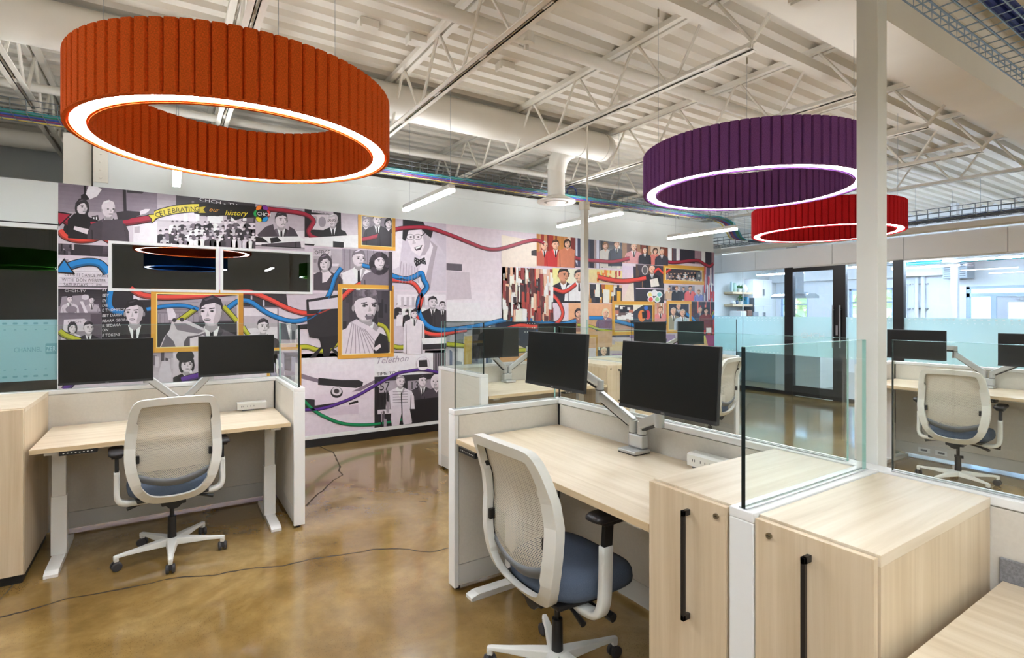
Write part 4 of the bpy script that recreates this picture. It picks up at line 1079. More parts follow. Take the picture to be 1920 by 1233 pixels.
f.box((XE + .02, y0, z1 - d), (XE + .14, y1, z1)); f.box((XE + .02, y0, 0), (XE + .14, y0 + d, z1)); f.box((XE + .02, y1 - d, 0), (XE + .14, y1, z1)); f.box((XE + .02, y0, 1.98), (XE + .14, y1, 2.06)); f.box((XE + .02, 4.14, 0), (XE + .14, 4.24, 1.98)); f.box((XE + .02, 4.24, 0), (XE + .14, y1, .3))
f.build('door_frame', FRAME, w)
lf = MB(); lf.box((XE + .04, y0 + d, .02), (XE + .09, 4.14, .95)); lf.box((XE + .04, y0 + d, 1.85), (XE + .09, 4.14, 1.98)); lf.box((XE + .04, y0 + d, .95), (XE + .09, y0 + .25, 1.85)); lf.box((XE + .04, 3.95, .95), (XE + .09, 4.14, 1.85))
lf.build('door_leaf', principled('door_grey_paint', (190, 196, 206), .5), w)
MB().box((XE + .062, y0 + .25, .95), (XE + .068, 3.95, 1.85)).build('vision_pane', pane('window_glass', (.95, .98, 1.0)), w)
MB().box((XE + .072, 4.24, .3), (XE + .078, y1 - d, 1.98)).build('side_pane', pane('window_glass', (.95, .98, 1.0)), w); MB().box((XE + .072, y0 + d, 2.06), (XE + .078, y1 - d, z1 - d)).build('transom_pane', pane('window_glass', (.95, .98, 1.0)), w)
MB().bar((XE + .0, 3.3, 1.92), (XE + .0, 3.75, 1.92), .05, .05).build('door_closer', STEEL, w); MB().bar((XE - .02, 3.5, 1.955), (XE - .02, 3.95, 1.99), .02, .012).build('closer_arm', STEEL, w)
# pipes and boxes on the end wall
for i, (y, r) in enumerate(((5.85, .035), (5.62, .045), (5.48, .045))):
    t = thing('wall_pipe', 'white vertical pipe on the far kitchen wall, %s from the window' % ORD[i], 'pipe', (XE - .07, y, 0), group='wall pipes in the kitchen'); MB().cyl((XE - .07, y), r, 0, 2.75 if i else 2.3, 12).build('pipe_run', DRYB, t, smooth=True)
    mb = MB()
    for z in (1.7, 2.3): mb.box((XE - .07, y - .09, z), (XE, y + .09, z + .03))
    mb.build('pipe_strap', STEEL, t)
t = thing('unit_heater', 'grey box unit heater hung on the far kitchen wall', 'heater', (XE - .3, 4.7, 2.45)); MB().box((XE - .5, 4.5, 2.4), (XE - .05, 4.95, 2.75)).build('casing', principled('heater_grey', (168, 178, 186), .5), t, bevel=.01)
mb = MB(); [mb.box((XE - .51, 4.53, 2.44 + k * .05), (XE - .5, 4.92, 2.46 + k * .05)) for k in range(6)]; mb.build('louvres', GREYP, t)
t = thing('steel_column', 'white steel column in the kitchen before the exit door', 'column', (14.4, 4.55, 0)); MB().box((14.34, 4.47, 0), (14.46, 4.59, 4.0)).build('shaft', DRYB, t)
t = thing('spiral_duct', 'white round duct under the kitchen ceiling', 'duct', (13, 8, 2.8)); MB().tube([(10.7, 7.9, 3.0), (XE, 7.9, 3.0)], .22, 24).build('trunk', DUCTP, t, smooth=True)
t = thing('soffit_beam', 'cool white beam across the kitchen end', 'beam', (XE - .3, 6, 2.55)); MB().box((XE - .35, 4.9, 2.5), (XE, YB, 2.78)).build('beam_run', DRYB, t)  # same even cool white as the kitchen end wall
# shelves with plants, fridge wall, counter
KY = 9.24
for i, z in enumerate((2.13, 1.79)):
    t = thing('wall_shelf', 'light wooden shelf with plants on the kitchen wall, %s one' % ('upper', 'lower')[i], 'shelf', (13.4, KY - .15, z)); MB().box((12.95, KY - .28, z), (13.86, KY, z + .055)).build('shelf_board', WXD, t); MB().box((13.0, KY - .02, z - .02), (13.8, KY, z)).build('cleat', WXD, t)
def plant(label, x, z, r, h):
    t = thing('potted_plant', label, 'plant', (x, KY - .16, z)); MB().cyl((x, KY - .16), .05, z, z + .09, 14, .065).build('pot', WHITE, t, smooth=True)
    lf = MB(); rg = random.Random(int(x * 1000 + z * 100))
    for k in range(60):
        a = rg.uniform(0, 6.28); el = rg.uniform(.1, 1.5); q = Vector((math.cos(a) * math.cos(el), math.sin(a) * math.cos(el), math.sin(el))) * rg.uniform(.5, 1) * r
        c = Vector((x, KY - .16, z + .09)) + Vector((q.x, q.y, q.z * h)); d = Vector((rg.uniform(-1, 1), rg.uniform(-1, 1), rg.uniform(0, 1))).normalized() * .035; s = d.cross(Vector((0, 0, 1))).normalized() * .016
        lf.quad(c - d, c + s, c + d, c - s)
    lf.build('foliage', noisy('leaf_green', (40, 110, 50), (80, 150, 70), (30, 30, 30), .6), t)
plant('small green pot plant on the upper kitchen shelf', 13.42, 2.185, .11, 1.0)
plant('taller green pot plant on the lower kitchen shelf', 13.48, 1.845, .13, 1.3)
def vase(label, x, z, r, h, rgb, nm='vase'):
    t = thing(nm, label, 'vase', (x, KY - .15, z)); n = 8; pts = [(x, KY - .15, z + h * k / n) for k in range(n + 1)]; rad = [r * (.55 + .45 * math.sin(math.pi * (k / n) ** .8)) for k in range(n + 1)]
    MB().tube(pts, rad, 18).build('vessel', principled('glaze_%d_%d_%d' % rgb, rgb, .25), t, smooth=True); MB().ring((x, KY - .15), rad[-1] * .7, rad[-1] * 1.05, z + h, z + h + .012, 18).build('lip', principled('glaze_%d_%d_%d' % rgb, rgb, .25), t)
vase('pale green glass jar on the upper kitchen shelf', 13.22, 2.185, .06, .24, (190, 222, 205)); vase('round white vase on the upper kitchen shelf', 13.64, 2.185, .10, .2, (226, 232, 234)); vase('clear pale vase at the left of the upper kitchen shelf', 13.08, 2.185, .045, .27, (205, 225, 232))
vase('dark small vase on the lower kitchen shelf', 13.33, 1.845, .04, .10, (70, 100, 130)); vase('stack of pale bowls on the lower kitchen shelf', 13.15, 1.845, .08, .09, (226, 230, 232), 'bowl_stack')
for i, rgb in enumerate(((60, 150, 190), (220, 226, 230), (40, 120, 150))): 
    t = thing('book', '%s book upright at the right end of the lower kitchen shelf' % ('blue', 'white', 'teal')[i], 'book', (13.70 + i * .04, KY - .13, 1.845)); MB().box((13.69 + i * .04, KY - .22, 1.845), (13.72 + i * .04, KY - .04, 2.06 - i * .02)).build('cover', principled('book_%d' % i, rgb, .5), t); MB().box((13.694 + i * .04, KY - .215, 1.85), (13.716 + i * .04, KY - .06, 2.055 - i * .02)).build('pages', WHITE, t)
t = thing('kitchen_counter', 'white kitchen counter under the shelves', 'counter', (13.2, KY - .3, 0)); MB().box((12.0, KY - .6, 0), (13.88, KY, .88)).build('base_units', BULK, t); MB().box((11.98, KY - .63, .88), (13.88, KY, .92)).build('worktop', DRYB, t); 
for k in range(4): MB().box((12.02 + k * .465, KY - .615, .1), (12.46 + k * .465, KY - .6, .85)).build('door', BULK, t)
def machine(label, x, w, h, m, nm):
    t = thing(nm, label, 'coffee machine', (x, KY - .3, .92)); MB().box((x - w / 2, KY - .5, .92), (x + w / 2, KY - .15, .92 + h * .35)).build('base', m, t, bevel=.01); MB().box((x - w / 2, KY - .32, .92 + h * .35), (x + w / 2, KY - .15, .92 + h * .8)).build('back', m, t, bevel=.01); MB().box((x - w / 2, KY - .5, .92 + h * .7), (x + w / 2, KY - .15, .92 + h)).build('head', m, t, bevel=.02); MB().cyl((x, KY - .4), .03, .92 + h * .55, .92 + h * .7, 10).build('spout', BLACK, t)
machine('white coffee maker on the kitchen counter', 13.12, .26, .74, WHITE, 'coffee_maker'); machine('brown coffee machine on the kitchen counter', 13.40, .22, .76, principled('bronze_plastic', (120, 80, 60), .35), 'coffee_maker'); machine('steel espresso machine on the kitchen counter', 13.68, .26, .72, STEEL, 'espresso_machine')
t = thing('fridge_wall', 'tall white built-in fridge with upper cupboards in the kitchen', 'fridge', (14.35, 9.1, 0)); MB().box((13.9, 8.97, 0), (14.82, YB, 2.56)).build('surround', BULK, t)
for a in (0, 1): 
    d = MB().box((13.93 + a * .435, 8.95, 2.05), (14.355 + a * .435, 8.97, 2.52)).build('cupboard_door', BULK, t); MB().box((14.325 + a * .045, 8.925, 2.10), (14.34 + a * .045, 8.95, 2.28)).build('handle', STEEL, d)
    d = MB().box((13.93 + a * .435, 8.94, .1), (14.355 + a * .435, 8.97, 1.80)).build('fridge_door', DRYB, t); MB().box((14.315 + a * .06, 8.90, 1.0), (14.335 + a * .06, 8.94, 1.62)).build('handle', STEEL, d)
MB().box((13.93, 8.945, 1.82), (14.79, 8.97, 2.03)).build('grille', DRYB, t)
MB().box((13.885, 8.94, .0), (13.9, 9.24, 2.03)).build('edge_panel', GREYP, t)
t = thing('kitchen_island', 'white kitchen island behind the glass partition', 'island', (12.4, 6.9, 0)); MB().box((11.7, 6.0, 0), (12.6, 8.0, .9)).build('body', BULK, t); MB().box((11.62, 5.92, .9), (12.68, 8.08, .94)).build('worktop', principled('island_top', (200, 214, 220), .3), t); MB().box((11.69, 7.0, .0), (11.7, 8.0, .9)).build('end_panel', principled('island_grey', (186, 196, 196), .5), t)
t = thing('range_hood', 'tall steel chimney range hood in the kitchen', 'range hood', (13.3, 7.42, 1.95)); MB().box((13.15, 7.30, 2.08), (13.45, 7.58, 4.0)).build('chimney', STEEL, t); MB().prism([(13.0, 1.98), (13.6, 1.98), (13.6, 2.03), (13.45, 2.09), (13.15, 2.09), (13.0, 2.03)], 'y', 7.0, 7.9).build('canopy', STEEL, t)
t = tray([(14.6, 1.0, 2.75), (14.6, 5.9, 2.75)], .25, .08, 'wire cable tray hung in the kitchen', .15); 
tag(MB().tube([(14.6, 1.0, 2.77), (14.6, 5.6, 2.77), (14.6, 5.75, 2.72), (14.6, 5.78, 2.66)], .05, 8).build('cable_bundle', principled('cable_teal', (40, 150, 160), .5), smooth=True), 'thick teal cable bundle ending in the kitchen tray', 'cable')
t = thing('wall_recess_door', 'dark blue-grey doorway at the back left of the kitchen', 'door', (10.9, KY, 0)); MB().box((11.0, KY - .03, 0), (12.0, KY, 2.12)).build('leaf', principled('door_slate', (120, 146, 168), .5), t); MB().box((10.94, KY - .04, 0), (11.0, KY, 2.18)).build('jamb', DRYB, t); MB().box((12.0, KY - .04, 0), (12.06, KY, 2.18)).build('jamb', DRYB, t)
# ------------------------------------------------------------------ outside
struct(MB().box((XE + .2, -30, -.3), (60, 40, -.02)).build('ground_outside', noisy('asphalt_light', (150, 150, 148), (172, 172, 170), (1, 1, 1), .9)))
def bush(label, x, y, r, n=420):
    t = thing('shrub', label, 'shrub', (x, y, 0)); MB().tube([(x, y, 0), (x + .1, y, r)], [.09, .04], 8).build('stem', principled('bark', (90, 70, 50), .9), t)
    lf = MB(); rg = random.Random(int(x * 100 + y * 10))
    for k in range(n):
        v = Vector((rg.gauss(0, 1), rg.gauss(0, 1), rg.gauss(0, 1))).normalized() * r * rg.uniform(.6, 1.0); c = Vector((x, y, r * .95)) + v; d = Vector((rg.uniform(-1, 1), rg.uniform(-1, 1), rg.uniform(-1, 1))).normalized() * r * .16; s = d.cross(Vector((rg.uniform(-1, 1), rg.uniform(-1, 1), 1))).normalized() * r * .09
        lf.quad(c - d, c + s, c + d, c - s)
    lf.build('foliage', noisy('leaf_sunlit_pale', (196, 212, 160), (224, 232, 196), (3, 3, 3), .7), t)  # strong sunlight put into the pale leaf colour
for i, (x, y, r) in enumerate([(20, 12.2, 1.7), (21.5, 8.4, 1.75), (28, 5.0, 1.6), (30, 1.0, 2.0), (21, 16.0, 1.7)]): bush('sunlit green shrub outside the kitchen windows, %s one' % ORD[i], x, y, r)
def car(label, x, y, rgb):
    t = thing('parked_car', label, 'car', (x, y, 0)); m = principled('car_paint_%d' % rgb[0], rgb, .25)
    prof_ = [(-2.1, .3), (2.1, .3), (2.15, .75), (1.5, .88), (.9, 1.38), (-.9, 1.42), (-1.7, .95), (-2.15, .85)]
    MB().prism([(y + a, b) for a, b in prof_], 'x', x - .85, x + .85).build('body', m, t, bevel=.06)
    MB().prism([(y + a, b) for a, b in [(1.35, .93), (.85, 1.33), (-.85, 1.37), (-1.5, .98)]], 'x', x - .86, x + .86).build('side_glass', principled('car_glass', (60, 90, 120), .1), t)
    for dy in (-1.35, 1.35):
        for s in (-1, 1): MB().tube([(x + s * .74, y + dy, .31), (x + s * .88, y + dy, .31)], .31, 20).build('wheel', BLACK, t)
car('blue car parked outside the exit door', 20.5, 3.2, (70, 150, 200))
car('white car parked outside beside the exit door', 25.5, 7.2, (225, 228, 230))
# ================================================================== THE MURAL (flat printed vinyl on the wall)
mural = thing('history_mural', 'wall-wide printed collage of old television photographs with coloured ribbons', 'mural', (4.1, YM, 0.14))
LAY = .00012
def W(p): q = on_wall(p[0], p[1], YM); return (q.x, q.z)
def clip_half(poly, f):
    out = []
    for i, p in enumerate(poly):
        q = poly[(i + 1) % len(poly)]; a, b = f(p), f(q)
        if a >= 0: out.append(p)
        if (a >= 0) != (b >= 0): t = a / (a - b); out.append((p[0] + (q[0] - p[0]) * t, p[1] + (q[1] - p[1]) * t))
    return out
def ell(cx, cy, rx, ry, n=18, a0=0, a1=360, rot=0):
    r = math.radians(rot); o = []
    for k in range(n + (0 if a1 - a0 >= 360 else 1)):
        a = math.radians(a0 + (a1 - a0) * k / n); x, y = rx * math.cos(a), ry * math.sin(a)
        o.append((cx + x * math.cos(r) - y * math.sin(r), cy + x * math.sin(r) + y * math.cos(r)))
    return o
class Print:
    def __init__(s, name, rect=None, base=.001, label=None):
        s.name = name; s.base = base; s.gain = 1.22 if name in ('photo_panel', 'backdrop') else 1.0; s.v = []; s.f = []; s.c = []; s.n = 0; s.label = label; s.cl = [lambda p: mtop(p[0]) - .001 - p[1], lambda p: p[1] - .14, lambda p: 9.199 - p[0], lambda p: p[0] + .889]
        if rect:
            (x0, z1), (x1, z0) = W(rect[:2]), W(rect[2:])
            if rect[1] <= 0: z1 = 9
            s.cl += [lambda p: p[0] - x0, lambda p: x1 - p[0], lambda p: p[1] - z0, lambda p: z1 - p[1]]
            s.r = (x0, x1, z0, min(z1, 2.95))
    def wall(s, poly, c, layer=None):
        for h in s.cl:
            poly = clip_half(poly, h)
            if len(poly) < 3: return
        # signed area so every face looks into the room
        A = sum(poly[i][0] * poly[(i + 1) % len(poly)][1] - poly[(i + 1) % len(poly)][0] * poly[i][1] for i in range(len(poly)))
        if abs(A) < 1e-7: return
        if A < 0: poly = poly[::-1]
        s.n += 1; y = YM - s.base - LAY * (s.n if layer is None else layer)
        k = len(s.v); s.v += [(x, y, z) for x, z in poly]; s.f.append(tuple(range(k, k + len(poly)))); s.c.append(tuple(min(.88, q * s.gain) for q in lin(c)))
    def add(s, pts, c, layer=None): s.wall([W(p) for p in pts], c, layer); return s
    def bg(s, c0, c1=None, rows=10):
        x0, x1, z0, z1 = s.r; c1 = c1 or c0
        for i in range(rows):
            a = z1 + (z0 - z1) * i / rows; b = z1 + (z0 - z1) * (i + 1) / rows; t = i / max(1, rows - 1)
            s.wall([(x0, b), (x1, b), (x1, a), (x0, a)], [p + (q - p) * t for p, q in zip(c0, c1)], 0)
        s.n += 1
        return s
    def line(s, a, b, w, c):
        d = math.hypot(b[0] - a[0], b[1] - a[1]) or 1; nx, ny = -(b[1] - a[1]) / d * w / 2, (b[0] - a[0]) / d * w / 2
        return s.add([(a[0] + nx, a[1] + ny), (b[0] + nx, b[1] + ny), (b[0] - nx, b[1] - ny), (a[0] - nx, a[1] - ny)], c)
    def build(s, mat=None, parent=None):
        me = bpy.data.meshes.new(s.name); org = ORG[mural]
        me.from_pydata([(x - org.x, y - org.y, z - org.z) for x, y, z in s.v], [], s.f)
        ca = me.color_attributes.new('Col', 'FLOAT_COLOR', 'CORNER')
        i = 0
        for f, c in zip(s.f, s.c):
            for _ in f: ca.data[i].color = (*c, 1); i += 1
        me.materials.append(mat or VINYL); me.update()
        o = bpy.data.objects.new(s.name, me); COL.objects.link(o); o.parent = parent or mural; ORG[o] = org
        if s.label: o['label'] = s.label
        return o
SK, SKD, HR, BK = (212, 202, 208), (160, 148, 156), (44, 38, 44), (28, 24, 28)
def mul(c, k): return tuple(min(255, x * k) for x in c)
def person(P, cx, cy, s, coat=(70, 62, 70), skin=SK, hair=HR, shirt=(228, 222, 228), tie=BK, style='m', d=.12, low=3.0, arms=None, glasses=False):
    "head centred at (cx, cy), head height s (photo px)"
    q = lambda pts: [(cx + x * s, cy + y * s) for x, y in pts]
    sh = mul(skin, .74)
    if style == 'f': P.add(q(ell(0, .08, .50, .66)), hair)
    P.add(q([(-.26, .58), (-.7, .78), (-1.08, .95), (-1.28, 1.4), (-1.36, low), (1.36, low), (1.28, 1.4), (1.08, .95), (.7, .78), (.26, .58)]), coat)
    P.add(q([(-1.05, 1.3), (-.98, 1.3), (-.90, low), (-1.0, low)]), mul(coat, .6)); P.add(q([(.98, 1.3), (1.05, 1.3), (1.0, low), (.90, low)]), mul(coat, .6))
    if style == 'm':
        P.add(q([(-.27, .55), (-.05, 1.5), (.10, 1.5), (.30, .55)]), shirt)
        P.add(q([(-.27, .55), (-.42, .72), (-.28, .95), (-.05, 1.55), (.0, 1.5)]), mul(coat, 1.35)); P.add(q([(.29, .55), (.45, .72), (.32, .95), (.10, 1.55), (.06, 1.5)]), mul(coat, .75))
        if tie: P.add(q([(-.05, .72), (.08, .72), (.11, 1.45), (.02, 1.55), (-.06, 1.45)]), tie)
    else: P.add(q([(-.3, .55), (0, .98), (.3, .55)]), skin)
    P.add(q([(-.2, .25), (-.23, .62), (0, .78), (.24, .62), (.2, .25)]), sh)
    P.add(q(ell(0, -.06, .42, .50)), hair)
    P.add(q([(-.39, -.08), (-.37, .12), (-.28, .36), (-.10, .53), (.10, .53), (.29, .36), (.37, .12), (.39, -.08), (.33, -.26), (.1, -.34), (-.2, -.32), (-.34, -.22)]), skin)
    P.add(q([(.22 + d * .6, -.27), (.33, -.26), (.39, -.08), (.37, .12), (.29, .36), (.10, .53), (.16 + d * .6, .34), (.24 + d * .6, .05)]), mul(skin, .84)); P.add(q([(-.28, .36), (-.10, .53), (.10, .53), (.29, .36), (.12, .47), (-.10, .47)]), mul(skin, .88))
    P.add(q(ell(-.41, .08, .05, .11)), sh); P.add(q(ell(.41, .08, .05, .11)), mul(sh, .8))
    for x in (-.17, .17):
        P.add(q(ell(x + d, .0, .075, .045, 10)), mul(sh, .75)); P.add(q(ell(x + d, .005, .035, .035, 8)), BK)
        P.add(q([(x + d - .11, -.10), (x + d + .09, -.13), (x + d + .10, -.09), (x + d - .10, -.065)]), hair)
        if glasses:
            for k in range(12):
                a = 2 * math.pi * k / 12; b = 2 * math.pi * (k + 1) / 12
                P.line((cx + (x + d + .13 * math.cos(a)) * s, cy + (.01 + .11 * math.sin(a)) * s), (cx + (x + d + .13 * math.cos(b)) * s, cy + (.01 + .11 * math.sin(b)) * s), .035 * s, BK)
    P.add(q([(d + .01, -.02), (d + .07, .18), (d - .04, .2)]), mul(skin, .82))
    P.add(q(ell(d, .31, .13, .045, 10)), mul(sh, .55)); P.add(q([(d - .09, .295), (d + .09, .295), (d + .06, .32), (d - .06, .32)]), mul(skin, 1.08))
    if style == 'm': P.add(q([(-.40, .0), (-.42, -.2), (-.30, -.46), (.05, -.58), (.34, -.44), (.42, -.2), (.40, -.02), (.34, -.2), (.12, -.3), (-.2, -.24), (-.34, -.16)]), hair)
    else:
        P.add(q([(-.36, .45), (-.48, .1), (-.46, -.25), (-.2, -.58), (.2, -.58), (.46, -.25), (.48, .1), (.38, .45), (.36, -.05), (.15, -.28), (-.1, -.22), (-.33, -.02)]), hair)
    P.add(q([(-.25, -.42), (.02, -.52), (.1, -.48), (-.2, -.37)]), mul(hair, 1.9))
def crowd(P, u0, v0, u1, v1, s, rows, cols=None, pal=None, rg=None):
    rg = rg or random.Random(int(u0 + v0)); pal = pal or [(225, 218, 224), (60, 54, 60), (200, 192, 200), (110, 100, 110), (40, 36, 42), (235, 230, 234)]
    for r in range(rows):
        v = v0 + (v1 - v0) * r / max(1, rows - 1) if rows > 1 else v0
        n = int((u1 - u0) / (s * 1.35)); 
        for k in range(n):
            u = u0 + (k + .5 + .5 * (r % 2)) * (u1 - u0) / n + rg.uniform(-.25, .25) * s; vv = v + rg.uniform(-.3, .3) * s
            c = rg.choice(pal); sk = cols or SK; 
            P.add([(u - .95 * s, vv + 3.2 * s), (u - .85 * s, vv + .85 * s), (u - .3 * s, vv + .5 * s), (u + .3 * s, vv + .5 * s), (u + .85 * s, vv + .85 * s), (u + .95 * s, vv + 3.2 * s)], mul(c, rg.uniform(.8, 1.1)), 2 + r * 3)
            P.add(ell(u, vv, .34 * s, .46 * s, 8), mul(sk, rg.uniform(.85, 1.05)), 3 + r * 3); P.add(ell(u, vv - .12 * s, .38 * s, .42 * s, 8, 180, 360), mul(HR, rg.uniform(.8, 2.2)), 4 + r * 3)
    P.n = 4 + rows * 3
def blocks(P, rect, n, pal, seed=1, vert=True, smin=.05, smax=.2):
    "busy background: overlapping blocks of tone"
    rg = random.Random(seed); u0, v0, u1, v1 = rect
    for k in range(n):
        w = (u1 - u0) * rg.uniform(smin, smax) * (.5 if vert else 1.4); h = (v1 - v0) * rg.uniform(smin, smax) * (2.2 if vert else .6); u = rg.uniform(u0, u1); v = rg.uniform(v0, v1)
        P.add([(u - w, v - h), (u + w, v - h * .9), (u + w * .9, v + h), (u - w, v + h * .95)], rg.choice(pal))
GRY = [(225, 218, 224), (60, 54, 60), (180, 170, 178), (110, 100, 110), (36, 32, 38), (150, 140, 148)]
def panel(rect, c0, c1=None, label=None): return Print('photo_panel', rect, .001, label).bg(c0, c1)

# --- base vinyl
b = Print('backdrop', None, .0006); b.wall([(-.889, .14), (W1[0] - .03, .14), (W1[0] - .03, 3), (-.889, 3)], (206, 194, 204), 1); b.wall([(W1[0] - .03, 2.37), (1.49, 2.37), (1.49, 3), (W1[0] - .03, 3)], (206, 194, 204), 1); b.wall([(W1[0] - .03, .14), (1.49, .14), (1.49, 1.857), (W1[0] - .03, 1.857)], (206, 194, 204), 1); b.wall([(1.49, .14), (9.199, .14), (9.199, 3), (1.49, 3)], (212, 198, 208), 1); b.wall([(W1[1] + .028, 1.857), (W2[0] - .028, 1.857), (W2[0] - .028, 2.37), (W1[1] + .028, 2.37)], (206, 194, 204), 1); b.build()
# --- upper left: two presenters in a studio
P = Print('photo_panel', (109, 0, 295, 456), .001, 'old photo of a woman and a bald man pointing in a studio').bg((112, 100, 112), (170, 158, 168), 14)
P.add([(109, 405), (190, 398), (295, 412), (295, 470), (109, 470)], (206, 196, 204)); P.add([(112, 400), (150, 396), (230, 400), (228, 432), (112, 440)], (176, 164, 174))
P.add([(230, 354), (236, 354), (238, 404), (232, 404)], (44, 38, 44)); P.add([(238, 355), (270, 360), (266, 363), (238, 361)], (52, 46, 52))
P.add([(166, 349), (178, 347), (191, 355), (182, 368), (168, 374), (160, 365)], (222, 216, 222)); P.add([(152, 366), (160, 362), (168, 373), (160, 376), (152, 373)], BK); P.add([(157, 345), (162, 344), (162, 362), (158, 364)], BK)
P.add([(250, 420), (295, 416), (295, 460), (250, 460)], (224, 216, 222)); P.add([(252, 425), (262, 424), (262, 436), (252, 437)], (180, 170, 178))
P.add([(172, 405), (184, 403), (186, 413), (174, 415)], (58, 52, 58)); P.add([(175, 407), (177, 407), (177, 412), (175, 412)], (230, 226, 230)); P.add([(180, 406.5), (182, 406.5), (182, 411.5), (180, 411.5)], (230, 226, 230))
person(P, 154, 388, 27, BK, style='f', low=3.4, d=.18)
P.add([(127, 412), (140, 400), (165, 402), (172, 425), (170, 470), (128, 470)], BK); P.add([(140, 424), (168, 430), (196, 440), (190, 444), (160, 438), (138, 430)], SK); P.add([(170, 430), (192, 434), (200, 442), (178, 440)], (226, 220, 226))
person(P, 203, 392, 30, (66, 58, 66), hair=SK, d=.16, low=2.6)
P.add([(218, 398), (238, 395), (262, 397), (264, 403), (240, 412), (222, 414)], (52, 46, 52)); P.add([(262, 396), (272, 392), (281, 392), (280, 395), (274, 400), (263, 403)], SK); P.add([(193, 412), (190, 456), (238, 456), (230, 412)], (72, 64, 72)); P.build()
P = Print('photo_panel', (109, 456, 204, 481.5), .001).bg((92, 82, 92), (60, 52, 60), 4); P.add([(135, 445), (168, 445), (172, 485), (138, 485)], (44, 38, 44)); P.add([(168, 450), (196, 450), (190, 485), (170, 485)], (56, 48, 56)); blocks(P, (109, 458, 138, 482), 10, GRY, 3); P.build()
# --- staff group outside the building
P = Print('photo_panel', (295, 0, 479, 466), .001, 'old group photo of rows of staff before a building').bg((150, 138, 148), (222, 214, 220), 10)
P.add([(330, 352), (479, 372), (479, 395), (330, 392)], (58, 52, 58)); blocks(P, (360, 385, 479, 412), 22, [(60, 54, 60), (225, 220, 226), (110, 100, 110)], 4); P.add([(299, 395), (370, 398), (370, 415), (299, 412)], (216, 208, 214))
for k in range(6): P.add([(345 + k * 22, 392), (352 + k * 22, 392), (352 + k * 22, 414), (345 + k * 22, 414)], (228, 222, 228))
crowd(P, 318, 416, 478, 446, 7.4, 4); crowd(P, 296, 434, 478, 456, 8.2, 3); P.build()
# --- marquee
P = panel((109, 484, 204, 539.5), (226, 220, 226), (214, 206, 214)); P.add([(109, 484), (204, 484), (204, 505), (109, 505)], (214, 206, 214)); P.add([(118, 486), (128, 486), (130, 500), (116, 500)], (150, 140, 150))
for v in (509, 520, 531): P.line((112, v), (203, v - 1), .7, (180, 170, 180))
P.add([(109, 536), (204, 536), (204, 540), (109, 540)], (90, 82, 90)); P.build()
INK = principled('mural_ink_grey', (96, 88, 96), .6); CHALK = principled('mural_chalk', (226, 222, 226), .6); INKB = principled('mural_ink_black', (26, 22, 26), .6)
def mtext(body, u, v, hpx, mat, sx=1.0, rot=0.0, shear=0.0, layer=.009, align='LEFT', up=True):
    "lettering on the mural: baseline start at photo (u, v), capital height hpx there"
    q = on_wall(u, v, YM); k = (q.x * math.sin(YAW) + q.y * math.cos(YAW)) / FPX
    return text(body, hpx * k / .70, mat, mural, (q.x, YM - layer, q.z), rot=(R90, -math.radians(rot), 0), sx=sx, shear=shear, align=align)
mtext('CLUB 11 DANCE PARTY', 121, 517.5, 6.2, INK, .70, layer=.003); mtext('WITH  DON WEBSTER', 116, 527, 6.2, INK, .74, layer=.003); mtext('SATURDAYS   2  PM', 119, 536, 6.2, INK, .74, layer=.003)
# --- studio, couple, blackboard singer
P = panel((109, 541, 190.5, 586), (40, 34, 40), (90, 80, 90)); P.add([(116, 556), (165, 552), (180, 575), (112, 580)], (150, 140, 150)); P.add([(109, 574), (185, 570), (185, 590), (109, 590)], (140, 128, 140)); person(P, 131, 560, 13, (200, 192, 200), low=2.0); person(P, 172, 562, 12, (170, 160, 170), low=1.8); P.add(ell(160, 557, 7, 5), (200, 192, 200)); P.add([(150, 565), (156, 565), (166, 588), (160, 588)], (210, 202, 210)); P.add(ell(134, 580, 11, 7), (128, 118, 128)); P.build()
mtext('CHCH-TV', 121, 547, 4.5, CHALK, 1.1, layer=.003)
P = panel((109, 586, 190.5, 640), (110, 100, 110), (150, 140, 150)); P.add([(120, 599), (158, 597), (164, 602), (162, 620), (118, 622)], (206, 198, 206)); P.add([(170, 588), (190, 588), (190, 640), (170, 640)], (84, 74, 84)); person(P, 136, 614, 19, (214, 206, 212), style='f'); person(P, 166, 614, 22, (44, 38, 44)); P.build()
mtext('CHCH-TV', 127, 605, 4, INK, 1.2, layer=.0045)
P = panel((190.5, 541, 283.5, 640), (40, 36, 42), (34, 30, 36)); P.add([(250, 541), (262, 541), (262, 562), (250, 562)], (220, 212, 220)); P.add([(263, 541), (283, 541), (283, 562), (263, 562)], (190, 180, 188))
person(P, 252, 585, 44, (30, 26, 30), hair=(30, 26, 30), d=-.10, low=2.2); P.build()
for i, (s_, v_) in enumerate([('BY', 546), ('BBY', 556), ('EY', 566), ('DIE', 575), ('E THOMPSON', 584), ('BBY DARIN', 594), ('RBARA GEORGE', 604), ('IL SEDAKA', 613), ('ON', 621), ('E TOKENS', 631)]): mtext(s_, 191.5, v_, 5.2, CHALK, .8, 3, .15, layer=.012)
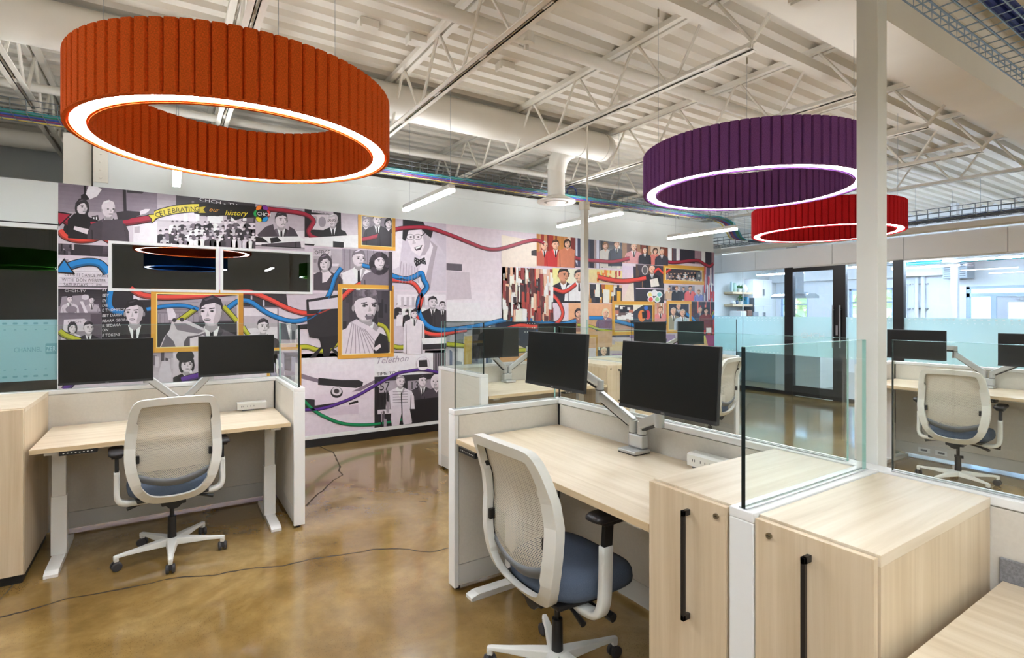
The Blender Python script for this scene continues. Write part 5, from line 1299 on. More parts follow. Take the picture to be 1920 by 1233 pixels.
# --- gold-framed man with a hand puppet
P = Print('photo_panel', (294, 551, 444, 646), .001, 'old photo of a smiling man with a hand puppet inside a printed gold frame').bg((176, 166, 176), (60, 54, 60), 8)
for k in range(7): P.line((294, 556 + k * 6), (372, 554 + k * 6.5), 1.0, (110, 100, 110))
P.add([(296, 588), (372, 588), (372, 605), (296, 605)], (150, 140, 150)); 
for k in range(8): P.line((300 + k * 9, 588), (300 + k * 9, 605), .8, (90, 82, 90))
P.add([(312, 575), (322, 573), (330, 590), (328, 600), (316, 600)], (214, 206, 214)); P.add([(294, 605), (444, 602), (444, 650), (294, 650)], (40, 36, 42))
person(P, 396, 583, 52, (84, 76, 84), d=-.14, low=2.4)
P.add([(300, 650), (308, 632), (318, 618), (322, 603), (332, 599), (350, 600), (368, 608), (384, 616), (385, 622), (372, 628), (352, 630), (345, 640), (344, 652)], (196, 188, 194)); P.add([(326, 606), (348, 606), (366, 614), (383, 620), (372, 625), (350, 622), (332, 618)], (120, 110, 120)); P.add([(302, 650), (312, 626), (326, 640), (330, 652)], (96, 88, 96)); P.add(ell(327, 600, 4, 4), (60, 54, 60)); P.add(ell(341, 599, 4, 4), (60, 54, 60)); P.add([(356, 634), (380, 628), (392, 632), (378, 650), (356, 650)], SK); P.build()
P = panel((287, 655, 324.5, 722), (150, 140, 150), (200, 190, 198)); blocks(P, (287, 655, 324, 690), 8, [(70, 62, 70), (190, 182, 190), (110, 100, 110)], 6); P.add([(297, 700), (304, 676), (316, 676), (322, 700), (320, 718), (298, 718)], (196, 188, 196)); P.build()
P = panel((324.5, 655, 372, 722), (204, 194, 202), (190, 180, 188)); person(P, 350, 682, 30, BK, style='f', hair=BK, low=2.5, d=.05); P.add(ell(347, 667, 17, 12), BK); P.add(ell(358, 697, 3, 3), (220, 214, 220)); P.build()
# --- studio camera and interview
P = panel((455.5, 546, 634, 668), (196, 184, 194), (206, 196, 204)); P.add([(455, 546), (536, 546), (540, 575), (455, 575)], (52, 46, 52)); P.add([(470, 546), (473, 546), (473, 573), (470, 573)], (190, 180, 190)); P.add([(493, 546), (496, 546), (496, 573), (493, 573)], (190, 180, 190))
P.add([(455, 574), (522, 575), (524, 650), (455, 650)], (120, 110, 120)); P.add([(457, 577), (520, 578), (520, 648), (457, 648)], (210, 202, 208)); P.add([(457, 592), (520, 592), (520, 612), (457, 616)], (176, 166, 174)); person(P, 493, 611, 26, (58, 52, 58), low=2.0)
P.add([(524, 606), (556, 606), (556, 636), (524, 636)], (90, 96, 104)); P.add([(536, 606), (546, 606), (542, 634)], (206, 200, 206))
P.add([(574, 562), (634, 552), (634, 640), (580, 632), (576, 612)], (38, 34, 38)); P.add([(578, 566), (634, 557), (634, 578), (578, 581)], (200, 192, 200)); P.add([(574, 562), (578, 560), (580, 585), (575, 586)], BK); P.add([(556, 609), (576, 607), (576, 616), (556, 617)], BK); P.add([(596, 632), (634, 628), (634, 640), (626, 652), (602, 654), (600, 640)], BK); P.add([(580, 670), (600, 650), (604, 652), (590, 672)], BK); P.add([(624, 652), (634, 660), (634, 668), (620, 655)], BK); P.add([(604, 650), (620, 650), (618, 668), (606, 668)], (30, 26, 30)); P.build()
mtext('CHCH TV', 586, 573, 5.5, INK, 1.2, 4, layer=.004); mtext('Television', 596, 618, 5.5, CHALK, 1.2, 2, .3, layer=.004)
# --- newsman, election desk
P = panel((479, 0, 571, 470), (168, 156, 166), (196, 186, 194)); P.add([(479, 440), (571, 432), (571, 475), (479, 475)], (214, 206, 212)); person(P, 527, 412, 28, (74, 66, 74), low=2.0, d=.15); P.add([(498, 425), (512, 420), (516, 440), (486, 446), (482, 440)], (70, 62, 70)); P.add([(542, 424), (552, 430), (560, 444), (540, 446)], (66, 58, 66)); P.add([(479, 444), (560, 443), (571, 448), (571, 452), (479, 458)], (226, 220, 226)); P.add([(479, 443), (492, 445), (504, 455), (479, 454)], BK); P.add([(506, 446), (520, 444), (528, 452), (508, 456)], BK); P.add([(479, 461), (571, 466), (571, 476), (479, 476)], (176, 166, 174)); P.line((479, 460), (571, 465), 1.5, BK); P.build()
P = panel((571, 0, 671, 466), (176, 164, 174), (214, 206, 212)); P.add([(571, 386), (639, 396), (640, 446), (571, 444)], BK); P.add([(584, 391), (625, 396), (625, 402), (584, 398)], (190, 180, 190)); P.add([(583, 402), (622, 402), (624, 432), (582, 430)], (206, 198, 204)); P.add(ell(604, 416, 7, 10), (150, 140, 150)); P.add(ell(590, 412, 5, 8), (170, 160, 170)); person(P, 624, 413, 22, (30, 26, 30), hair=(190, 182, 188), low=2.2, d=-.1, glasses=True); P.add([(571, 446), (671, 440), (671, 470), (571, 470)], (226, 220, 226)); P.add([(566, 456), (590, 458), (588, 461), (566, 460)], BK); P.add([(624, 452), (644, 454), (644, 464), (624, 464)], BK); P.build()
mtext('ELECTION 1960', 587, 398, 4, INK, .8, -5, layer=.004)
P = panel((588, 464, 641.5, 545), (176, 166, 174), (160, 150, 158)); blocks(P, (588, 470, 641, 540), 14, [(196, 186, 194), (140, 130, 138), (210, 202, 208)], 8, False); person(P, 609, 492, 27, (70, 62, 70), style='f', hair=(70, 62, 70), low=2.6, d=-.1); P.add([(604, 512), (616, 508), (622, 514), (612, 528), (604, 530)], SK); P.build()
mtext('OFFICE', 589.5, 476.5, 7, INKB, .9, 4, layer=.006)
P = panel((641.5, 466, 735.5, 545), (150, 140, 150), (170, 160, 168)); 
for k in range(9): P.line((645 + k * 11, 466), (645 + k * 11, 545), 1.5, (120, 110, 120))
person(P, 672, 484, 30, (222, 216, 222), low=2.4, hair=(120, 110, 118), d=.15); person(P, 711, 489, 27, (120, 110, 120), style='f', low=2.6)
for k in range(26): a = k * .75; P.add(ell(711 + 15 * math.cos(a), 490 + 17 * math.sin(a) + 4, 5, 5, 8), (42 + (k % 3) * 14, 36 + (k % 3) * 12, 42 + (k % 3) * 14)) if not (-0.6 < math.sin(a) < .9 and abs(math.cos(a)) < .5) else None
P.add([(728, 466), (735, 466), (735, 545), (728, 545)], (60, 54, 60)); P.build()
# --- gold-framed trio
P = panel((677, 0, 734, 463), (150, 140, 150), (80, 72, 80)); person(P, 686, 415, 17, (90, 82, 90), style='f', hair=(150, 140, 148)); person(P, 707, 411, 20, (50, 44, 50), low=3.2); person(P, 728, 418, 16, (44, 38, 44), hair=BK, style='f'); P.build()
# --- man in a hat
P = Print('photo_panel', (736, 0, 836.5, 545), .001, 'large old photo of a smiling man in a dark hat and spotted bow tie').bg((186, 174, 186), (206, 196, 206), 10)
P.add([(780, 452), (812, 446), (830, 470), (840, 490), (840, 560), (736, 560), (736, 505), (760, 488)], (200, 190, 200)); P.add([(806, 450), (820, 462), (812, 500), (806, 545), (796, 545), (800, 490)], (170, 158, 168)); P.add([(792, 470), (806, 452), (812, 462), (798, 520), (786, 545), (780, 545)], (218, 210, 216))
P.add([(736, 450), (750, 430), (756, 440), (752, 470), (748, 500), (736, 505)], (216, 208, 214)); P.add([(742, 436), (752, 428), (757, 436), (752, 448), (744, 448)], SK)
P.add([(764, 428), (764, 450), (772, 470), (785, 480), (797, 478), (806, 462), (808, 440), (804, 424)], (216, 206, 212)); P.add([(790, 430), (806, 428), (808, 442), (805, 464), (797, 478), (788, 480), (796, 460)], (176, 164, 174)); P.add(ell(803, 443, 4, 8), (180, 168, 176))
for cx_ in (769, 783):
    P.add(ell(cx_, 444, 7.5, 5.5, 14), (110, 100, 108)); P.add(ell(cx_, 444, 6.4, 4.6, 14), (212, 203, 209)); P.add(ell(cx_ + 1, 444, 2.4, 1.6, 8), BK)
P.line((790, 442), (800, 434), 1.6, BK); P.add([(774, 446), (780, 456), (773, 458)], (184, 172, 180)); P.add([(776, 464), (792, 459), (788, 468), (780, 470)], (70, 60, 68)); P.add([(778, 464), (790, 460), (787, 464), (780, 467)], (236, 232, 234))
P.add([(755, 408), (792, 410), (796, 424), (812, 432), (808, 446), (800, 440), (790, 430), (766, 432), (760, 452), (754, 448), (755, 430)], (34, 30, 34)); P.add([(755, 422), (796, 420), (797, 425), (756, 428)], (60, 54, 60))
P.add([(777, 482), (787, 486), (796, 482), (799, 496), (790, 494), (780, 500), (776, 490)], (30, 26, 30))
for k in range(12): P.add(ell(779 + (k % 6) * 3.4, 486 + (k // 6) * 5 + (k % 2) * 2, .8, .8, 6), (226, 220, 224))
for k in range(7): P.line((752 + k * 5, 490 + k * 2), (748 + k * 6, 530), .9, (150, 138, 148))
P.build()
# --- plain studio backdrop where the station mascot stands in the photo is left empty
P = Print('photo_panel', (837, 0, 1006, 602), .001, 'pale empty studio backdrop beside the man in the hat').bg((206, 190, 198), (226, 218, 224), 14); P.add([(837, 493), (866, 495), (866, 508), (837, 506)], (90, 82, 90)); P.add([(837, 508), (880, 510), (884, 560), (837, 562)], (196, 184, 192)); P.add([(837, 566), (900, 568), (900, 602), (837, 602)], (226, 218, 226)); P.add([(940, 440), (1006, 452), (1006, 500), (940, 500)], (228, 206, 192)); P.add([(996, 470), (1006, 468), (1006, 480), (996, 479)], (50, 46, 50)); P.build()
# --- party, film strip, toga man
P = panel((737.5, 546, 836.5, 662), (206, 196, 204), (196, 184, 194)); P.add([(745, 552), (836, 552), (836, 572), (745, 572)], (222, 214, 220)); 
for k in range(6): P.add([(752 + k * 10, 556), (757 + k * 10, 556), (757 + k * 10, 575), (752 + k * 10, 575)], (186, 176, 184))
crowd(P, 740, 572, 800, 585, 8, 2); person(P, 811, 566, 20, (36, 32, 36), low=3.6); person(P, 829, 572, 14, (50, 44, 50), low=5); person(P, 776, 588, 15, (216, 208, 214), low=5); P.add([(790, 634), (836, 632), (836, 648), (792, 652)], (232, 226, 232)); P.add([(792, 645), (836, 643), (836, 653), (792, 655)], (40, 36, 40)); P.build()
P = Print('photo_panel', (641, 542, 731, 661), .001, 'old portrait of a stern man in a draped toga inside a printed gold frame').bg((58, 52, 60), (70, 64, 72), 8)
blocks(P, (641, 545, 731, 610), 16, [(40, 36, 42), (90, 84, 92), (70, 64, 72)], 12)
P.add([(641, 630), (655, 605), (668, 598), (690, 606), (702, 618), (716, 630), (724, 650), (722, 665), (641, 665)], (206, 196, 204))
for k in range(9): P.line((660 + k * 3, 603 + k * 1.5), (648 + k * 9, 662), 1.6, (150, 138, 148))
person(P, 685, 573, 56, (206, 196, 204), hair=(92, 84, 92), d=.13, low=1.0, tie=None)
P.add([(641, 630), (655, 607), (668, 600), (690, 610), (704, 620), (716, 632), (724, 650), (722, 665), (641, 665)], (210, 200, 208))
for k in range(9): P.line((660 + k * 3, 605 + k * 1.5), (648 + k * 9, 662), 1.6, (156, 144, 154))
for k in range(16): P.add(ell(666 + (k % 8) * 5.2, 546 + (k // 8) * 5 + (k % 3), 4.5, 3.2, 8, rot=k * 35), (80 + (k % 4) * 16, 72 + (k % 4) * 15, 80 + (k % 4) * 16))
P.line((681, 569), (689, 572), 2.2, (50, 44, 50)); P.line((697, 572), (706, 568), 2.2, (50, 44, 50)); P.add([(683, 592), (702, 591), (699, 598), (687, 599)], (110, 100, 108)); P.add([(702, 640), (712, 624), (726, 630), (728, 662), (700, 662)], (34, 30, 34)); P.add([(700, 652), (712, 644), (714, 650), (704, 658)], SK); P.build()
# --- hockey sticks, telethon
P = Print('photo_panel', (455, 668, 702, 830), .001, 'old photo of hockey sticks and a puck on ice').bg((226, 216, 224), (206, 194, 206), 10)
P.add([(520, 690), (565, 700), (600, 711), (600, 718), (560, 708), (520, 700)], (130, 116, 130)); P.add([(597, 708), (640, 712), (672, 712), (681, 716), (679, 724), (668, 727), (640, 725), (596, 721)], (40, 36, 40)); P.add([(560, 746), (608, 750), (632, 748), (632, 760), (600, 770), (560, 768)], (40, 36, 40)); P.add([(632, 748), (702, 712), (702, 718), (640, 752), (632, 760)], (128, 112, 126)); P.add([(654, 755), (671, 750), (672, 754), (655, 759)], BK); P.add([(590, 740), (702, 730), (702, 745), (590, 760)], (214, 200, 212)); P.add(ell(631, 735, 11.5, 10.5), (30, 26, 30)); P.add(ell(631, 733, 9.5, 8), (206, 196, 204)); P.add(ell(631, 733, 5, 4.5), (60, 54, 60)); P.add([(600, 765), (672, 758), (672, 775), (600, 780)], (200, 184, 198)); P.build()
P = Print('photo_panel', (702, 661, 836, 806), .001, 'old telethon photo of a boy at a microphone between a man and a woman').bg((228, 220, 228), (34, 30, 34), 6)
P.add([(702, 661), (812, 661), (812, 704), (702, 706)], (226, 218, 226)); P.add([(812, 661), (836, 661), (836, 700), (812, 700)], (60, 54, 60))
for k in range(5): P.line((815 + k * 4.5, 661), (815 + k * 4.5, 700), 1.2, (140, 130, 140))
P.add([(702, 706), (836, 698), (836, 810), (702, 812)], (38, 34, 38)); P.add([(708, 715), (750, 712), (750, 734), (708, 736)], (170, 160, 170)); P.add([(764, 714), (812, 710), (812, 732), (764, 734)], (150, 140, 150))
person(P, 792, 713, 20, (60, 54, 60), low=3.6); person(P, 818, 714, 22, (70, 62, 70), style='f', hair=(216, 206, 212), low=3.0, d=-.1); P.add([(770, 750), (836, 742), (836, 806), (770, 806)], (26, 22, 26)); person(P, 750, 714, 20, (214, 206, 214), hair=(150, 140, 148), low=2.6, tie=None, d=.15)
for k in range(5): P.line((736, 734 + k * 5), (764, 733 + k * 5), 1, (120, 110, 120))
P.add([(734, 760), (766, 758), (772, 790), (766, 806), (758, 806), (752, 775), (746, 806), (736, 806), (732, 785)], (206, 196, 206)); P.line((752, 735), (754, 806), 2, BK); P.add([(706, 768), (736, 766), (738, 774), (706, 776)], (206, 198, 206)); blocks(P, (703, 738, 732, 800), 12, [(90, 82, 90), (30, 26, 30), (150, 140, 150)], 14); P.add(ell(792, 681, 13, 13), (196, 184, 194)); P.add(ell(792, 681, 12, 12), (224, 216, 224)); P.add([(784, 675), (800, 674), (801, 687), (785, 688)], (36, 32, 36)); P.build()
TELE = principled('mural_script_grey', (168, 156, 170), .6)
mtext('Telethon', 703, 682, 12, TELE, 1.05, 2, .35, layer=.004); mtext('TIME TO GIVE', 706, 704, 5.5, INKB, 1.25, 1.5, layer=.004); mtext('11', 788, 686.5, 8.5, CHALK, .9, layer=.0042); mtext('57', 711, 732, 16, INKB, .9, layer=.003); mtext('138', 768, 730, 15, INKB, .9, layer=.003)
P = panel((837, 602, 931, 720), (150, 146, 154), (190, 184, 190)); blocks(P, (837, 605, 931, 715), 24, [(60, 80, 110), (120, 130, 140), (210, 206, 210), (90, 96, 108), (40, 56, 84)], 21); P.add([(870, 630), (884, 629), (884, 690), (870, 690)], (180, 150, 80)); P.add([(870, 630), (931, 628), (931, 636), (870, 638)], (180, 150, 80)); P.build()
P = panel((931, 602, 1006, 720), (34, 40, 58), (60, 56, 66)); person(P, 964, 634, 20, (206, 186, 156), skin=(214, 176, 150), hair=(150, 120, 90), low=2.2); P.add([(936, 668), (994, 660), (1000, 686), (940, 692)], (200, 150, 100))
for k in range(14): P.add(ell(984 + (k % 5) * 4.5, 606 + (k // 5) * 8, 1, 1, 6), (230, 230, 236))
P.add([(931, 618), (960, 610), (962, 616), (931, 640)], (190, 60, 60)); P.build()
# --- colour half of the collage
CP = [(150, 40, 40), (60, 50, 70), (220, 190, 160), (190, 120, 70), (90, 40, 40), (40, 44, 60), (230, 214, 190), (180, 70, 60), (120, 100, 120)]
SKC = (222, 176, 150)
def cpanel(rect, c0, c1, n, pal, seed, ppl=(), sm=.2):
    P = panel(rect, c0, c1); blocks(P, rect, n, pal, seed, smin=.02 if sm < .2 else .05, smax=sm)
    for (u, v, s_, coat, st) in ppl: person(P, u, v, s_, coat, skin=SKC, hair=random.Random(int(u * v)).choice([(60, 40, 30), (120, 80, 50), (36, 30, 30), (190, 170, 150)]), style=st, low=3.4)
    return P
cpanel((941, 500, 1036, 602), (226, 190, 172), (206, 150, 132), 190, [(170, 70, 60), (240, 220, 206), (90, 50, 50), (226, 180, 150), (140, 60, 60), (60, 44, 48), (236, 226, 216)], 31, sm=.09).build()
P = cpanel((1006, 0, 1078, 502), (190, 130, 80), (200, 150, 130), 26, [(150, 50, 40), (226, 200, 180), (180, 120, 60), (120, 40, 36)], 32, [(1020, 460, 15, (176, 90, 70), 'm'), (1041, 458, 16, (180, 50, 50), 'm'), (1063, 456, 14, (196, 120, 90), 'f')]); P.build()
cpanel((1078, 0, 1124, 503), (40, 46, 74), (70, 66, 90), 34, [(200, 200, 214), (60, 70, 110), (30, 30, 50), (150, 130, 130)], 33).build()
P = panel((1036, 502, 1104, 568), (236, 214, 140), (240, 224, 190)); P.add([(1060, 502), (1104, 502), (1104, 560), (1072, 566)], (240, 226, 200)); person(P, 1056, 515, 24, (36, 34, 44), skin=(200, 140, 110), hair=(40, 30, 26), d=.25, low=2.2, tie=None); person(P, 1085, 516, 20, (226, 226, 230), skin=SKC, d=-.2, low=2.4); P.build()
cpanel((1124, 0, 1166.5, 504), (40, 40, 50), (196, 190, 186), 10, [(30, 30, 40), (214, 208, 200)], 34, [(1135, 460, 12, (200, 196, 190), 'f'), (1156, 458, 12, (50, 54, 70), 'm')]).build()
cpanel((1166.5, 0, 1252, 498), (90, 50, 40), (70, 44, 44), 40, [(120, 60, 44), (50, 30, 34), (200, 180, 160), (150, 110, 80), (30, 26, 34)], 35, [(1188, 462, 13, (200, 140, 140), 'm'), (1228, 470, 10, (196, 110, 100), 'f'), (1240, 472, 10, (60, 60, 70), 'm'), (1208, 470, 9, (40, 40, 50), 'm')]).build()
cpanel((1252, 0, 1341, 497), (70, 64, 74), (90, 80, 92), 60, [(40, 36, 50), (200, 190, 200), (150, 120, 130), (230, 220, 220), (100, 60, 60)], 36).build()
P = panel((1104, 504, 1166.5, 532), (236, 210, 150), (226, 196, 150)); blocks(P, (1120, 508, 1150, 524), 16, [(230, 120, 50), (240, 200, 90), (220, 90, 50)], 37); blocks(P, (1152, 508, 1166, 530), 8, [(240, 236, 230), (190, 60, 60)], 38); P.build()
cpanel((1104, 532, 1166.5, 568), (206, 180, 150), (190, 130, 70), 34, [(60, 60, 70), (220, 170, 60), (230, 220, 210), (170, 90, 50), (40, 40, 50)], 39).build()
P = panel((1166.5, 498, 1192, 565), (206, 190, 208), (230, 200, 190)); P.add([(1192, 498), (1192, 565), (1168, 565)], (236, 206, 190)); P.add([(1187, 498), (1192, 498), (1192, 565), (1189, 565)], (60, 56, 72)); P.build()
P = panel((1192, 495, 1245, 541), (70, 62, 70), (50, 46, 54)); blocks(P, (1192, 500, 1220, 540), 8, [(150, 110, 80), (90, 70, 60)], 40); P.add(ell(1209, 506, 6, 9), (190, 184, 180)); P.add(ell(1209, 506, 4.5, 7), (90, 86, 90)); person(P, 1222, 505, 13, (36, 36, 44), skin=SKC, hair=SKC, low=2.6); P.add([(1218, 524), (1232, 521), (1236, 536), (1220, 538)], (226, 216, 206)); P.build()
P = panel((1192, 541, 1245, 568), (52, 50, 60), (44, 42, 50))
for (u, v, c) in ((1219, 552, (220, 210, 120)), (1227, 549, (230, 236, 240)), (1236, 552, (120, 190, 190)), (1220, 561, (220, 90, 90)), (1232, 561, (150, 200, 140))): P.add(ell(u, v, 6, 6), (232, 228, 224)); P.add(ell(u, v, 4, 4), c)
P.build()
P = panel((1249, 501, 1313, 530), (60, 54, 62), (80, 72, 78)); crowd(P, 1249, 512, 1313, 524, 4.6, 3, SKC, [(40, 36, 44), (226, 220, 220), (120, 110, 118)]); P.build()
mtext('CONTINUED', 1273, 504, 4.5, CHALK, 1.1, 0, .2, layer=.006)
cpanel((1319.5, 497, 1341, 565), (226, 206, 206), (150, 140, 160), 20, [(200, 60, 70), (230, 220, 220), (90, 80, 110)], 41).build()
cpanel((1245, 533.5, 1319.5, 564), (150, 150, 160), (90, 80, 90), 10, [(60, 56, 70), (206, 196, 196)], 42, [(1254, 541, 6, (200, 170, 140), 'm'), (1268, 540, 7, (40, 40, 50), 'm'), (1281, 541, 6, (50, 50, 60), 'm'), (1293, 540, 8, (226, 100, 100), 'm'), (1309, 547, 7, (120, 130, 190), 'm')]).build()
P = panel((1066, 568, 1147, 650), (226, 170, 130), (210, 150, 110)); person(P, 1084, 586, 14, (150, 100, 90), skin=SKC, style='f'); person(P, 1135, 586, 14, (120, 90, 120), skin=SKC, style='f', hair=(226, 206, 170), low=3.6); P.add([(1066, 622), (1147, 620), (1147, 650), (1066, 650)], (206, 160, 128)); P.build()
P = panel((1152, 569, 1222, 620), (54, 52, 62), (196, 150, 130)); blocks(P, (1152, 572, 1186, 606), 22, [(226, 220, 216), (90, 70, 70), (190, 120, 100), (40, 40, 50)], 43, False); P.add([(1187, 569), (1222, 569), (1222, 606), (1187, 606)], (52, 58, 70)); P.add([(1187, 569), (1210, 569), (1187, 584)], (226, 214, 196)); P.add(ell(1203, 592, 7, 11), (226, 130, 60)); P.add(ell(1214, 590, 5, 9), (200, 60, 70)); P.add(ell(1211, 577, 4, 4), (60, 110, 190)); P.add([(1203, 584), (1213, 583), (1213, 596), (1204, 597)], (30, 30, 36)); P.build()
cpanel((1227, 568, 1249, 625), (190, 150, 120), (226, 190, 180), 8, [(200, 120, 110), (236, 220, 210)], 44, [(1238, 580, 11, (210, 130, 126), 'm')]).build()
cpanel((1253, 568, 1291, 618), (44, 46, 60), (36, 36, 46), 4, [(50, 50, 66)], 45, [(1272, 574, 10, (50, 50, 62), 'm'), (1262, 583, 12, (150, 140, 120), 'm'), (1279, 586, 12, (190, 200, 210), 'm')]).build()
cpanel((1295.5, 565, 1341, 628), (40, 40, 52), (190, 70, 80), 22, [(200, 60, 70), (60, 50, 60), (230, 120, 110), (44, 44, 60)], 46, [(1312, 581, 9, (60, 60, 80), 'm'), (1323, 582, 10, (120, 50, 50), 'f')]).build()
P = panel((1006, 602, 1066, 720), (44, 70, 110), (60, 80, 110)); blocks(P, (1006, 605, 1066, 700), 18, [(60, 110, 180), (30, 50, 90), (160, 180, 200)], 47, False); P.build()
P = panel((1119, 630, 1143, 690), (44, 42, 50), (54, 50, 56)); blocks(P, (1120, 632, 1142, 655), 6, [(226, 220, 210), (150, 60, 60)], 48); person(P, 1132, 658, 14, (70, 66, 76), skin=SKC, hair=(220, 200, 170)); P.build()
P = panel((1143, 620, 1300, 690), (206, 190, 200), (170, 150, 160)); blocks(P, (1143, 625, 1300, 680), 30, [(160, 130, 170), (226, 190, 150), (90, 80, 100), (236, 226, 226)], 49, False); P.build()
P = panel((1300, 628, 1341, 665), (236, 220, 110), (230, 120, 150)); P.add([(1322, 628), (1341, 628), (1341, 665), (1332, 665)], (160, 60, 120)); P.build()

# --- ribbons with dark outlines
def ribbon(name, px, rgb, w, arrow=False, base=.0062, label=None):
    P = Print(name, None, base, label); pts = smooth_pts([W(p) for p in px], 5)
    if len(pts) < 3: return
    def strip(a, b, col, lay):
        for i in range(len(pts) - 1):
            def off(j, t):
                p = Vector(pts[min(j + 1, len(pts) - 1)]) - Vector(pts[max(j - 1, 0)]); p.normalize(); return (pts[j][0] - p.y * t * w, pts[j][1] + p.x * t * w)
            P.wall([off(i, a), off(i + 1, a), off(i + 1, b), off(i, b)], col, lay)
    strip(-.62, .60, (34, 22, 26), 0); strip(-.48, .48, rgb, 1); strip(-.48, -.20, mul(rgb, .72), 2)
    if arrow:
        a = Vector(pts[0]); d = (Vector(pts[0]) - Vector(pts[3])).normalized(); n = Vector((-d.y, d.x))
        P.wall([tuple(a + n * w * 1.25 - d * w * .2), tuple(a - n * w * 1.25 - d * w * .2), tuple(a + d * w * 1.9)], (34, 22, 26), 3); P.wall([tuple(a + n * w * .95 - d * w * .05), tuple(a - n * w * .95 - d * w * .05), tuple(a + d * w * 1.5)], rgb, 4)
    P.build(SVINYL)
CR, RD, BL, YG, PU, GR = (172, 36, 62), (232, 78, 66), (28, 132, 206), (190, 190, 50), (94, 50, 150), (20, 142, 92)
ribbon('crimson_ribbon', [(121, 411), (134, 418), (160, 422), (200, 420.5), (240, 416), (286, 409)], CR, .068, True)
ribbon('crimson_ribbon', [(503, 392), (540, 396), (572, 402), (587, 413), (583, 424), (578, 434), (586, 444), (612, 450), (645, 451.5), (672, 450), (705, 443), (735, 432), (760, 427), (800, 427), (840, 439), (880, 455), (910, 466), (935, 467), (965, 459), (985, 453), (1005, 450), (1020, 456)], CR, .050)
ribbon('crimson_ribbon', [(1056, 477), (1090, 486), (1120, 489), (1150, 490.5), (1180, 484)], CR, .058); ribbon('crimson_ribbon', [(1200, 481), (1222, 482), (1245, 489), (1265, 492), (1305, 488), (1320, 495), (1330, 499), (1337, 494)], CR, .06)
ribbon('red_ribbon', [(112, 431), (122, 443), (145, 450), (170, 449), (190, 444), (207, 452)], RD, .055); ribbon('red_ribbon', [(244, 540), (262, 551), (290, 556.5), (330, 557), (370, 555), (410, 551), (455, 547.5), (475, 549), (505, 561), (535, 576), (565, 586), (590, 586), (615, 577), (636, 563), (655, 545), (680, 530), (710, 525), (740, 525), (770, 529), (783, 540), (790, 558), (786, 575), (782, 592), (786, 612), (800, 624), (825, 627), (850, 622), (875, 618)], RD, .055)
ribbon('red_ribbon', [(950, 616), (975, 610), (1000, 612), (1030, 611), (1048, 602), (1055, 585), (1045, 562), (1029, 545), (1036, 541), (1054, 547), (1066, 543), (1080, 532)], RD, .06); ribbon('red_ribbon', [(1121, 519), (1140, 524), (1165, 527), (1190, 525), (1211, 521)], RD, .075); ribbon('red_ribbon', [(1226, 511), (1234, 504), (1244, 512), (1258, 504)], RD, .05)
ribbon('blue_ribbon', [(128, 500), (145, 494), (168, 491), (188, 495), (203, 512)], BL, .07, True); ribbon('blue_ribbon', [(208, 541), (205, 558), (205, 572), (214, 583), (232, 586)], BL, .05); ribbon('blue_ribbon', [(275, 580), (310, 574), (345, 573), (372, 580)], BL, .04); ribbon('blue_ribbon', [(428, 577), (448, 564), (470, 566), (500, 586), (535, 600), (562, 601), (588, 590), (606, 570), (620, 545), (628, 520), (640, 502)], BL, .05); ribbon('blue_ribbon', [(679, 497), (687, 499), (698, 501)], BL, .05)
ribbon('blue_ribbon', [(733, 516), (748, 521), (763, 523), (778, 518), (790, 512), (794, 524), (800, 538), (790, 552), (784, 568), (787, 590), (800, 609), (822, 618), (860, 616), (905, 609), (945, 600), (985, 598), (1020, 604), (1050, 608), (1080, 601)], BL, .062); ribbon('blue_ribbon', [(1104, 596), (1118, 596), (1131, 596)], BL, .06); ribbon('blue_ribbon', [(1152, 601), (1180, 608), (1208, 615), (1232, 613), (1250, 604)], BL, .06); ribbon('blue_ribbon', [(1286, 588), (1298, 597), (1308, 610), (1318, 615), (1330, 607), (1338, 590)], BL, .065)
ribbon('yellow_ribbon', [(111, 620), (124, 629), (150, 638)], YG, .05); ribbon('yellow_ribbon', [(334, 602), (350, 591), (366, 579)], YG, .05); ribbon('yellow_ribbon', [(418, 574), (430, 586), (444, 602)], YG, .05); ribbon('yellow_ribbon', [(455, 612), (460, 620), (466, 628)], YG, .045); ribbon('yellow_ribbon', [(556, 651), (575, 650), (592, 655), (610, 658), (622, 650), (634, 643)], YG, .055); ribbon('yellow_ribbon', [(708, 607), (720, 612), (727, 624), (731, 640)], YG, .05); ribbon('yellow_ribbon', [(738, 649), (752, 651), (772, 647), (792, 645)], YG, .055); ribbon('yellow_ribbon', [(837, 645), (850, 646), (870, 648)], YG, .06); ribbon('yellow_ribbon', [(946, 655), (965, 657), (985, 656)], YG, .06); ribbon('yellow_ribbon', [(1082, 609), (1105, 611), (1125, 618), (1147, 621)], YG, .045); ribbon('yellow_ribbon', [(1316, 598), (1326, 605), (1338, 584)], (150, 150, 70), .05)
ribbon('purple_ribbon', [(455, 765), (520, 768), (570, 768), (605, 765), (640, 754), (670, 741), (702, 723), (740, 702), (768, 695), (795, 693), (836, 701)], PU, .036); ribbon('green_ribbon', [(540, 720), (569, 750), (590, 770), (615, 784), (640, 793), (668, 796), (702, 795), (745, 788), (790, 777), (836, 762)], GR, .036); ribbon('purple_ribbon', [(122, 730), (135, 715), (142, 700)], PU, .06); ribbon('purple_ribbon', [(340, 712), (355, 708), (375, 703)], PU, .06)
